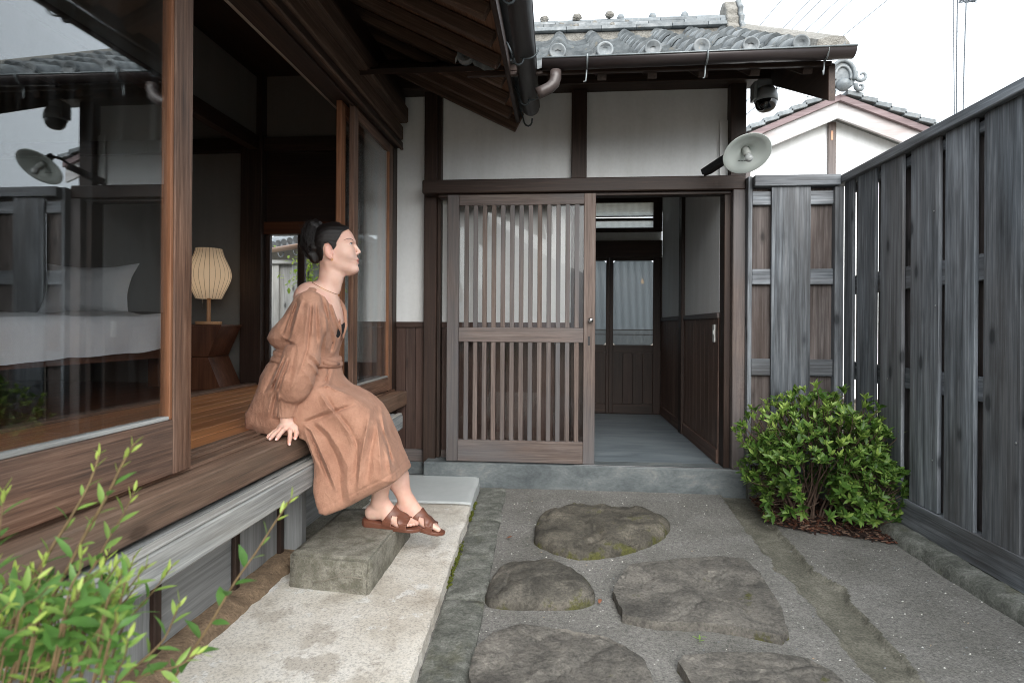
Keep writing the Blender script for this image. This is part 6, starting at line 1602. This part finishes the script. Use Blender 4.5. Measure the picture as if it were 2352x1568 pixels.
# ------------------------------------------------------------------ dress
TZ = np.array([(.60, -1.280, -.90, .185), (.625, -1.298, -.90, .195), (.65, -1.306, -.90, .200), (.70, -1.304, -.90, .200), (.75, -1.298, -.905, .197), (.80, -1.288, -.930, .188), (.85, -1.280, -.955, .175), (.90, -1.252, -.968, .160), (.935, -1.215, -.974, .150), (.965, -1.212, -.972, .152), (.985, -1.236, -.966, .166), (1.01, -1.248, -.958, .178), (1.05, -1.225, -.950, .184), (1.10, -1.176, -.946, .176), (1.15, -1.140, -.952, .168), (1.185, -1.125, -.964, .148), (1.21, -1.122, -.982, .120), (1.235, -1.12, -1.01, .085), (1.25, -1.105, -1.03, .04)])
SKP = [(-1.10, .83), (-.98, .818), (-.90, .795), (-.835, .765), (-.786, .722), (-.757, .675), (-.728, .612), (-.696, .525), (-.658, .436), (-.700, .407), (-.773, .371), (-.864, .325), (-.935, .298), (-.962, .306), (-.982, .352), (-.996, .395), (-1.000, .52), (-1.032, .590), (-1.070, .640), (-1.30, .628), (-1.305, .70), (-1.2, .85)]
def PX(*a): return a
FOLDS = []      # (points in x,z), width, amplitude, y limit
def fold(pts, w_, amp): FOLDS.append((np.array(pts), w_, amp))
def c2(x, y): return ((880 + x / 2.24) / 1.6327, (780 + y / 2.24) / 1.6327)
def c4(x, y): return ((960 + x / 2.6135) / 1.6327, (1460 + y / 2.6135) / 1.6327)
def xz(D, Y): return (-0.000795 * (1286 - D[0]) * Y / 1.0 * 0.962 - 0.0, 1.065 + (752.5 - D[1]) * Y * 0.000795)
for pts, w_, amp in (
    ([(680, 700), (715, 830), (745, 980)], .006, .006), ([(715, 690), (760, 820), (800, 960), (845, 1070)], .007, .007), ([(755, 690), (800, 800), (835, 940), (855, 1080)], .007, .006),
    ([(698, 700), (735, 830), (770, 960)], .006, -.006), ([(738, 690), (780, 820), (825, 980)], .006, -.006), ([(665, 735), (700, 860), (735, 985)], .007, -.006),
    ([(830, 900), (848, 1060), (810, 1180), (780, 1250)], .008, .007), ([(760, 1000), (800, 1120), (770, 1230)], .008, .006), ([(740, 1040), (770, 1150), (745, 1250)], .007, -.005), ([(720, 1180), (760, 1245)], .007, .005),
    ([(555, 805), (540, 960), (510, 1150)], .009, .007), ([(600, 800), (592, 1000), (585, 1120)], .008, .006), ([(635, 800), (655, 1000), (665, 1150)], .008, .006), ([(578, 805), (565, 980), (545, 1200), (470, 1420)], .008, -.008), ([(617, 800), (625, 1000), (630, 1150)], .007, -.006),
    ([(700, 880), (715, 1050), (700, 1250)], .010, .008), ([(560, 1240), (610, 1270), (660, 1335)], .008, .008), ([(550, 1310), (600, 1350), (645, 1420)], .008, .007), ([(555, 1275), (605, 1310), (655, 1375)], .006, -.006), ([(500, 1380), (560, 1440), (600, 1520)], .009, .006), ([(470, 1300), (430, 1450), (400, 1560)], .012, .005), ([(440, 1200), (405, 1350), (385, 1500)], .010, -.005),
    ([(500, 770), (450, 920), (405, 1080)], .010, .008), ([(470, 760), (420, 900), (375, 1050)], .009, -.008), ([(440, 800), (395, 920), (340, 1070)], .010, .007), ([(400, 880), (360, 980), (315, 1080)], .008, -.007), ([(540, 720), (500, 860)], .010, -.006), ([(345, 1130), (390, 1160), (430, 1170)], .008, -.010), ([(300, 1080), (340, 1120), (400, 1140)], .010, .006),
    ([(330, 1270), (260, 1420), (200, 1568)], .008, .008), ([(365, 1280), (300, 1430), (250, 1568)], .007, .008), ([(400, 1290), (345, 1430), (305, 1568)], .007, .008), ([(348, 1275), (280, 1425), (225, 1568)], .006, -.008), ([(383, 1285), (323, 1430), (278, 1568)], .006, -.008), ([(300, 1290), (220, 1450), (160, 1568)], .008, -.007),
    ([(690, 1350), (730, 1420), (745, 1500)], .008, .006), ([(735, 1355), (735, 1410), (700, 1480)], .006, -.007), ([(770, 1380), (745, 1470), (700, 1530)], .008, .006), ([(650, 1530), (720, 1500), (800, 1540), (880, 1568)], .008, .008)):
    fold([xz(c2(*p), 2.25) for p in pts], w_ * 0.85, amp * 1.3)
for pts, w_, amp in (
    ([(395, 365), (470, 420), (540, 560), (640, 760), (740, 1000)], .011, .014), ([(400, 420), (470, 600), (530, 740)], .009, .008), ([(430, 400), (520, 560), (600, 760), (690, 960)], .009, -.012),
    ([(520, 330), (650, 430), (760, 580), (850, 760)], .016, .010), ([(470, 350), (620, 470), (720, 640), (800, 850)], .012, -.009), ([(390, 345), (560, 290), (700, 240), (900, 165)], .010, -.010), ([(400, 320), (560, 240), (700, 180)], .012, .007),
    ([(560, 60), (640, 180), (760, 300), (880, 450), (950, 620)], .012, .009), ([(620, 80), (720, 220), (860, 380), (940, 540)], .010, -.007), ([(1080, 250), (1030, 480), (985, 720), (960, 1000)], .014, .014), ([(940, 480), (950, 700), (935, 900)], .014, -.011), ([(1120, 420), (1080, 650), (1060, 900)], .016, -.009),
    ([(1190, 180), (1235, 420), (1270, 640), (1300, 840)], .010, .010), ([(1225, 420), (1275, 600), (1310, 720)], .008, -.011), ([(1150, 300), (1180, 560), (1200, 860)], .014, .007), ([(860, 700), (850, 900), (880, 1100)], .018, .008), ([(760, 800), (780, 960), (800, 1120)], .014, -.008), ([(280, 330), (160, 325), (40, 310)], .010, -.007), ([(60, 60), (30, 180), (10, 290)], .009, .008), ([(130, 60), (110, 180), (90, 300)], .008, .008), ([(100, 60), (75, 180), (50, 300)], .007, -.008)):
    fold([xz(c4(*p), 2.25) for p in pts], w_ * 0.85, amp * 1.5)
def fold_field(P):
    o = np.zeros(len(P)); x, z = P[:, 0] * (2.25 / P[:, 1]), 1.065 + (P[:, 2] - 1.065) * (2.25 / P[:, 1])
    for pts, w_, amp in FOLDS:
        lo, hi = pts.min(0) - 3 * w_, pts.max(0) + 3 * w_
        m = (x > lo[0]) & (x < hi[0]) & (z > lo[1]) & (z < hi[1]) & (P[:, 1] < 2.50)
        if not m.any(): continue
        xm, zm = x[m], z[m]; best = np.full(len(xm), 1e9); tt = np.zeros(len(xm)); n = len(pts) - 1
        for i in range(n):
            a, b = pts[i], pts[i + 1]; e = b - a; t = np.clip(((xm - a[0]) * e[0] + (zm - a[1]) * e[1]) / (e @ e), 0, 1)
            d2 = (xm - a[0] - e[0] * t) ** 2 + (zm - a[1] - e[1] * t) ** 2; c = d2 < best; best[c] = d2[c]; tt[c] = (i + t[c]) / n
        o[m] += amp * np.exp(-(np.sqrt(best) / w_) ** (1.12 if amp > 0 else 1.7)) * np.clip(np.sin(math.pi * (0.06 + 0.88 * tt)) * 1.6, 0, 1)
    return o
def dress_parts(P):
    x, y, z = P.T
    b, f, wd = (np.interp(z, TZ[:, 0], TZ[:, i]) for i in (1, 2, 3)); c = (b + f) / 2; a = (f - b) / 2
    q = (np.abs(x - c) / a) ** 2.3 + (np.abs(y - 2.40) / wd) ** 2.3
    tor = (q ** (1 / 2.3) - 1) * np.minimum(a, wd); tor = np.maximum(tor, np.maximum(z - 1.25, .612 - z))
    p2 = poly2(x, z, SKP); hem = np.clip((.62 - z) / .3, 0, 1)
    yc = 2.385 + .002 * hem; hw_ = .172 - .02 * np.clip((x + .9) / .2, 0, 1) * np.clip((z - .55) / .2, 0, 1) + .020 * hem
    sk = smax(p2, np.abs(y - yc) - hw_, .085 - .045 * hem * np.clip((-.80 - x) / .1, 0, 1))
    # front-to-back hem: hollow the hem from below
    inner = smax(p2 + .030, np.abs(y - yc) - hw_ + .030, .08)
    hemline = (z - (.298 + (x + .93) * .50))
    hol = np.maximum(inner, hemline - .06)
    sk = np.maximum(sk, -hemline - .004 + .03 * np.clip((y - 2.45) / .06, 0, 1) * 0)
    sk = np.maximum(sk, -hol)
    d = smin(tor, sk, .035)
    slv = chain(P, [(-1.024, 2.255, 1.158), (-1.003, 2.212, 1.075), (-1.026, 2.186, .93), (-1.048, 2.180, .855), (-1.057, 2.182, .812)], [.050, .056, .065, .068, .061], .03)
    cuf = chain(P, [(-1.076, 2.188, .775), (-1.090, 2.197, .706)], [.041, .0345], .01)
    cuf = np.maximum(cuf, .698 - z)
    sl2 = chain(P, [(-1.06, 2.535, 1.155), (-1.105, 2.570, .97), (-1.085, 2.570, .875), (-1.04, 2.550, .815)], [.050, .058, .055, .042], .03)
    return d, slv, cuf, sl2
def dress(P):
    d, slv, cuf, sl2 = dress_parts(P); x, y, z = P.T
    d = smin(d, sl2, .02); d = smin(d, slv, .0045)
    d = smax(d, np.minimum((.619 - z), (x + 1.045) * -1.0) * 1.0 + np.where(x > -1.045, -1.0, 0), .01)
    d = d - fold_field(P) * np.clip((1.175 - z) / .03, .25, 1) - .0018 * npnoise(P, 9, 7) - .0010 * npnoise(P, 22, 8)
    hl_ = z - (.298 + (x + .93) * .50); d = d + .0022 * np.exp(-((hl_ - .042) / .004) ** 2) * (x > -.99) * (z < .56)
    d = smin(d, cuf - .0012 * np.sin(np.arctan2(y - 2.19, x + 1.085) * 14), .006)
    # neckline: round at the back, open V at the front
    nk_ = ell(P, (-1.032, 2.405, 1.268), (.100, .120, .066))
    V2 = np.abs(y - 2.428 + .018 * np.clip((z - 1.01) / .20, 0, 1)) - np.clip((z - 1.01) / .20, 0, 1) ** .9 * .118
    vv = np.maximum(V2, np.maximum(-(x + 1.02), 1.00 - z))
    return smax(smax(d, -nk_, .010), -vv, .012)
def linen_mat():
    a = M('linen_tan'); v = a.coords(False); n = a.noise(v, 9, 5, 0.6, 0.6); f = a.noise(v, 55, 4, 0.65, 0.8)
    w1 = a.noise(a.coords(False, (1, 1, 0.12)), 900, 2, 0.5); w2 = a.noise(a.coords(False, (0.12, 0.12, 1)), 900, 2, 0.5)
    wv = a.math('ADD', w1, w2)
    c = a.ramp(n, [(0.25, S(152, 112, 93)), (0.55, S(173, 132, 111)), (0.8, S(185, 146, 126))])
    c = a.mix(1.0, c, a.ramp(wv, [(0.7, (0.90,) * 3), (1.3, (1.08,) * 3)]), 'MULTIPLY')
    a.col(c); a.set(Roughness=0.9); a.b.inputs['Sheen Weight'].default_value = 0.08; a.b.inputs['Sheen Roughness'].default_value = 0.5; a.b.inputs['Specular IOR Level'].default_value = 0.15
    rg = a.noise(a.coords(False, (1, 1, 0.55)), 26, 4, 0.55, 0.6); cr = a.math('POWER', a.math('SUBTRACT', 1.0, a.math('MULTIPLY', a.math('ABSOLUTE', a.math('SUBTRACT', rg, 0.5)), 4.0), True), 3.0)
    b1 = a.bump(a.math('ADD', cr, a.math('MULTIPLY', f, 0.5)), 0.30, 0.006); a.bump(wv, 0.25, 0.0010, b1); return a.m
LINEN = linen_mat()
V, F = polygonize(dress, (-1.40, 2.06, .26), (-.58, 2.70, 1.28), .0035)
V = relax(V, F, 1, .25)
dr = mesh('dress', V, F, LINEN, person, smooth=True)
# sash wound round the waist, with its knot at the front
def ringpt(z, a, off):
    b, f, wd = (np.interp(z, TZ[:, 0], TZ[:, i]) for i in (1, 2, 3)); c, aa = (b + f) / 2, (f - b) / 2 + off; wd = wd + off
    ca, sa = math.cos(a), math.sin(a); r = (abs(ca / aa) ** 2.3 + abs(sa / wd) ** 2.3) ** (-1 / 2.3); return (c + r * ca, 2.40 + r * sa)
V, F = [], []; nseg = 60; prof = [(-.022, .001), (-.019, .009), (-.008, .0115), (-.001, .007), (.006, .0115), (.017, .009), (.021, .001)]
for i in range(nseg):
    a = 2 * math.pi * i / nseg; zc = .925 - .020 * math.cos(a)
    for dz, off in prof: x_, y_ = ringpt(zc + dz, a, off); V.append((x_, y_, zc + dz))
m_ = len(prof)
for i in range(nseg):
    for j in range(m_ - 1): F.append([i * m_ + j, ((i + 1) % nseg) * m_ + j, ((i + 1) % nseg) * m_ + j + 1, i * m_ + j + 1])
mesh('sash', V, F, LINEN, dr, smooth=True)
tube('sash_knot', [(-.985, 2.30, .912), (-.972, 2.325, .905), (-.962, 2.36, .900), (-.958, 2.40, .898)], [.010, .012, .011, .007], LINEN, dr, 10)
for side, pts in ((0, [(-1.015, 2.312, 1.176), (-.998, 2.322, 1.168), (-.968, 2.348, 1.130), (-.951, 2.388, 1.065), (-.956, 2.428, 1.005)]), (1, [(-1.015, 2.515, 1.176), (-.998, 2.510, 1.168), (-.966, 2.492, 1.130), (-.951, 2.462, 1.065), (-.954, 2.430, 1.01)])):
    tube('lapel_edge', pts, [.006, .008, .0095, .009, .008], LINEN, dr, 8)
# black camisole in the V
CAMI = simple('camisole_black', S(26, 25, 28), 0.8)
g = Geo(); n1, n2 = 8, 12
for j in range(n1 + 1):
    zz = .985 + .095 * j / n1
    for i in range(n2 + 1):
        yy = 2.36 + .135 * i / n2; pts = np.stack([np.linspace(-1.02, -.88, 90), np.full(90, yy), np.full(90, zz)], 1); dd = torso_skin(pts); k = int(np.argmax(dd > .003)); g.V.append((pts[k, 0], yy, zz - .02 * abs(i / n2 - .5) * 2 * (j / n1)))
for j in range(n1):
    for i in range(n2): a = j * (n2 + 1) + i; g.F.append([a, a + 1, a + n2 + 2, a + n2 + 1])
g.M = [0] * len(g.F); g.build('camisole', CAMI, person, True)

# ------------------------------------------------------------------ sandals
SAND = simple('sandal_brown', S(112, 70, 54), 0.42, 0, 0.5, 0.12, 60, 0.1)
def sandal(heel, toe, ank, side):
    h, t = np.array(heel), np.array(toe); ax = t - h; L = np.linalg.norm(ax); x = ax / L; up = np.array([-x[2], 0, x[0]]); up = up / np.linalg.norm(up); y = np.cross(up, x)
    def w(a, b, c): return h + x * a * L + y * b + up * c
    sd = empty('sandal', tuple(h), parent=person)
    out = [(-.045, 0), (-.03, .022), (.03, .034), (.15, .036), (.35, .034), (.55, .041), (.72, .046), (.86, .043), (.97, .033), (1.05, .016), (1.07, .002), (1.05, -.014), (.96, -.029), (.82, -.038), (.68, -.041), (.5, -.036), (.35, -.033), (.15, -.035), (.03, -.033), (-.03, -.020)]
    V, F = [], []; n = len(out)
    def th(a): return np.interp(a, [0, .3, .42, .6, 1.0], [.027, .026, .022, .015, .011])
    for lev in range(4):
        for a, b in out:
            T = th(a); sc = (1.0, 1.03, 1.03, .97)[lev]; c = (.0, -.003, -.003 - T * .6, -.003 - T)[lev] + (.004 if a > 1 or a < 0 else 0)
            V.append(w(.5 + (a - .5) * (1 if lev < 3 else .99), b * side * sc, c))
    for k in range(3):
        for i in range(n): F.append([k * n + i, k * n + (i + 1) % n, (k + 1) * n + (i + 1) % n, (k + 1) * n + i])
    F.append(list(range(n))); F.append([3 * n + i for i in range(n)])
    so = mesh('sole', V, F, SAND, sd)
    bm = bmesh.new(); bm.from_mesh(so.data); bmesh.ops.recalc_face_normals(bm, faces=bm.faces[:]); bm.to_mesh(so.data); bm.free()
    def up_sdf(P):
        q = P - h; a = (q @ x) / L; b = (q @ y) * side; c = q @ up
        f = np.minimum(foot(P, heel, toe, ank, side), np.maximum(np.abs(b) - .036 - .006 * np.clip((a - .3) / .3, 0, 1), np.maximum(c - .014, -c - .002)))
        shell = np.maximum(f - .0055, -(f - .0005))
        rear = (.37 + np.clip(c - .01, 0, .06) * 2.4) - a                       # rear edge slants forward with height
        front = a - (.86 - np.clip(c, 0, .05) * 1.0)
        d = np.maximum(shell, np.maximum(rear * L, np.maximum(front * L, -c - .003)))
        # open triangle on each side between the two crossing bands
        for sg in (-1, 1):
            tri = np.maximum(np.maximum((.565 - a) * L - (c - .006) * .2, (a - .72) * L + (c - .002) * .55), np.maximum(c - .043 + (a - .60) * L * .0, .0035 - c))
            tri = np.maximum(tri, .012 - sg * b); d = smax(d, -tri, .003)
        return d
    lo = np.min([h, t, np.array(ank)], 0) - .06; hi = np.max([h, t, np.array(ank)], 0) + .06
    V, F = polygonize(up_sdf, lo, hi, .0021); V = relax(V, F, 1, .4); u_ = mesh('strap', V, F, SAND, sd, smooth=True)
    return sd
sandal(**FR_); sandal(**FL_)
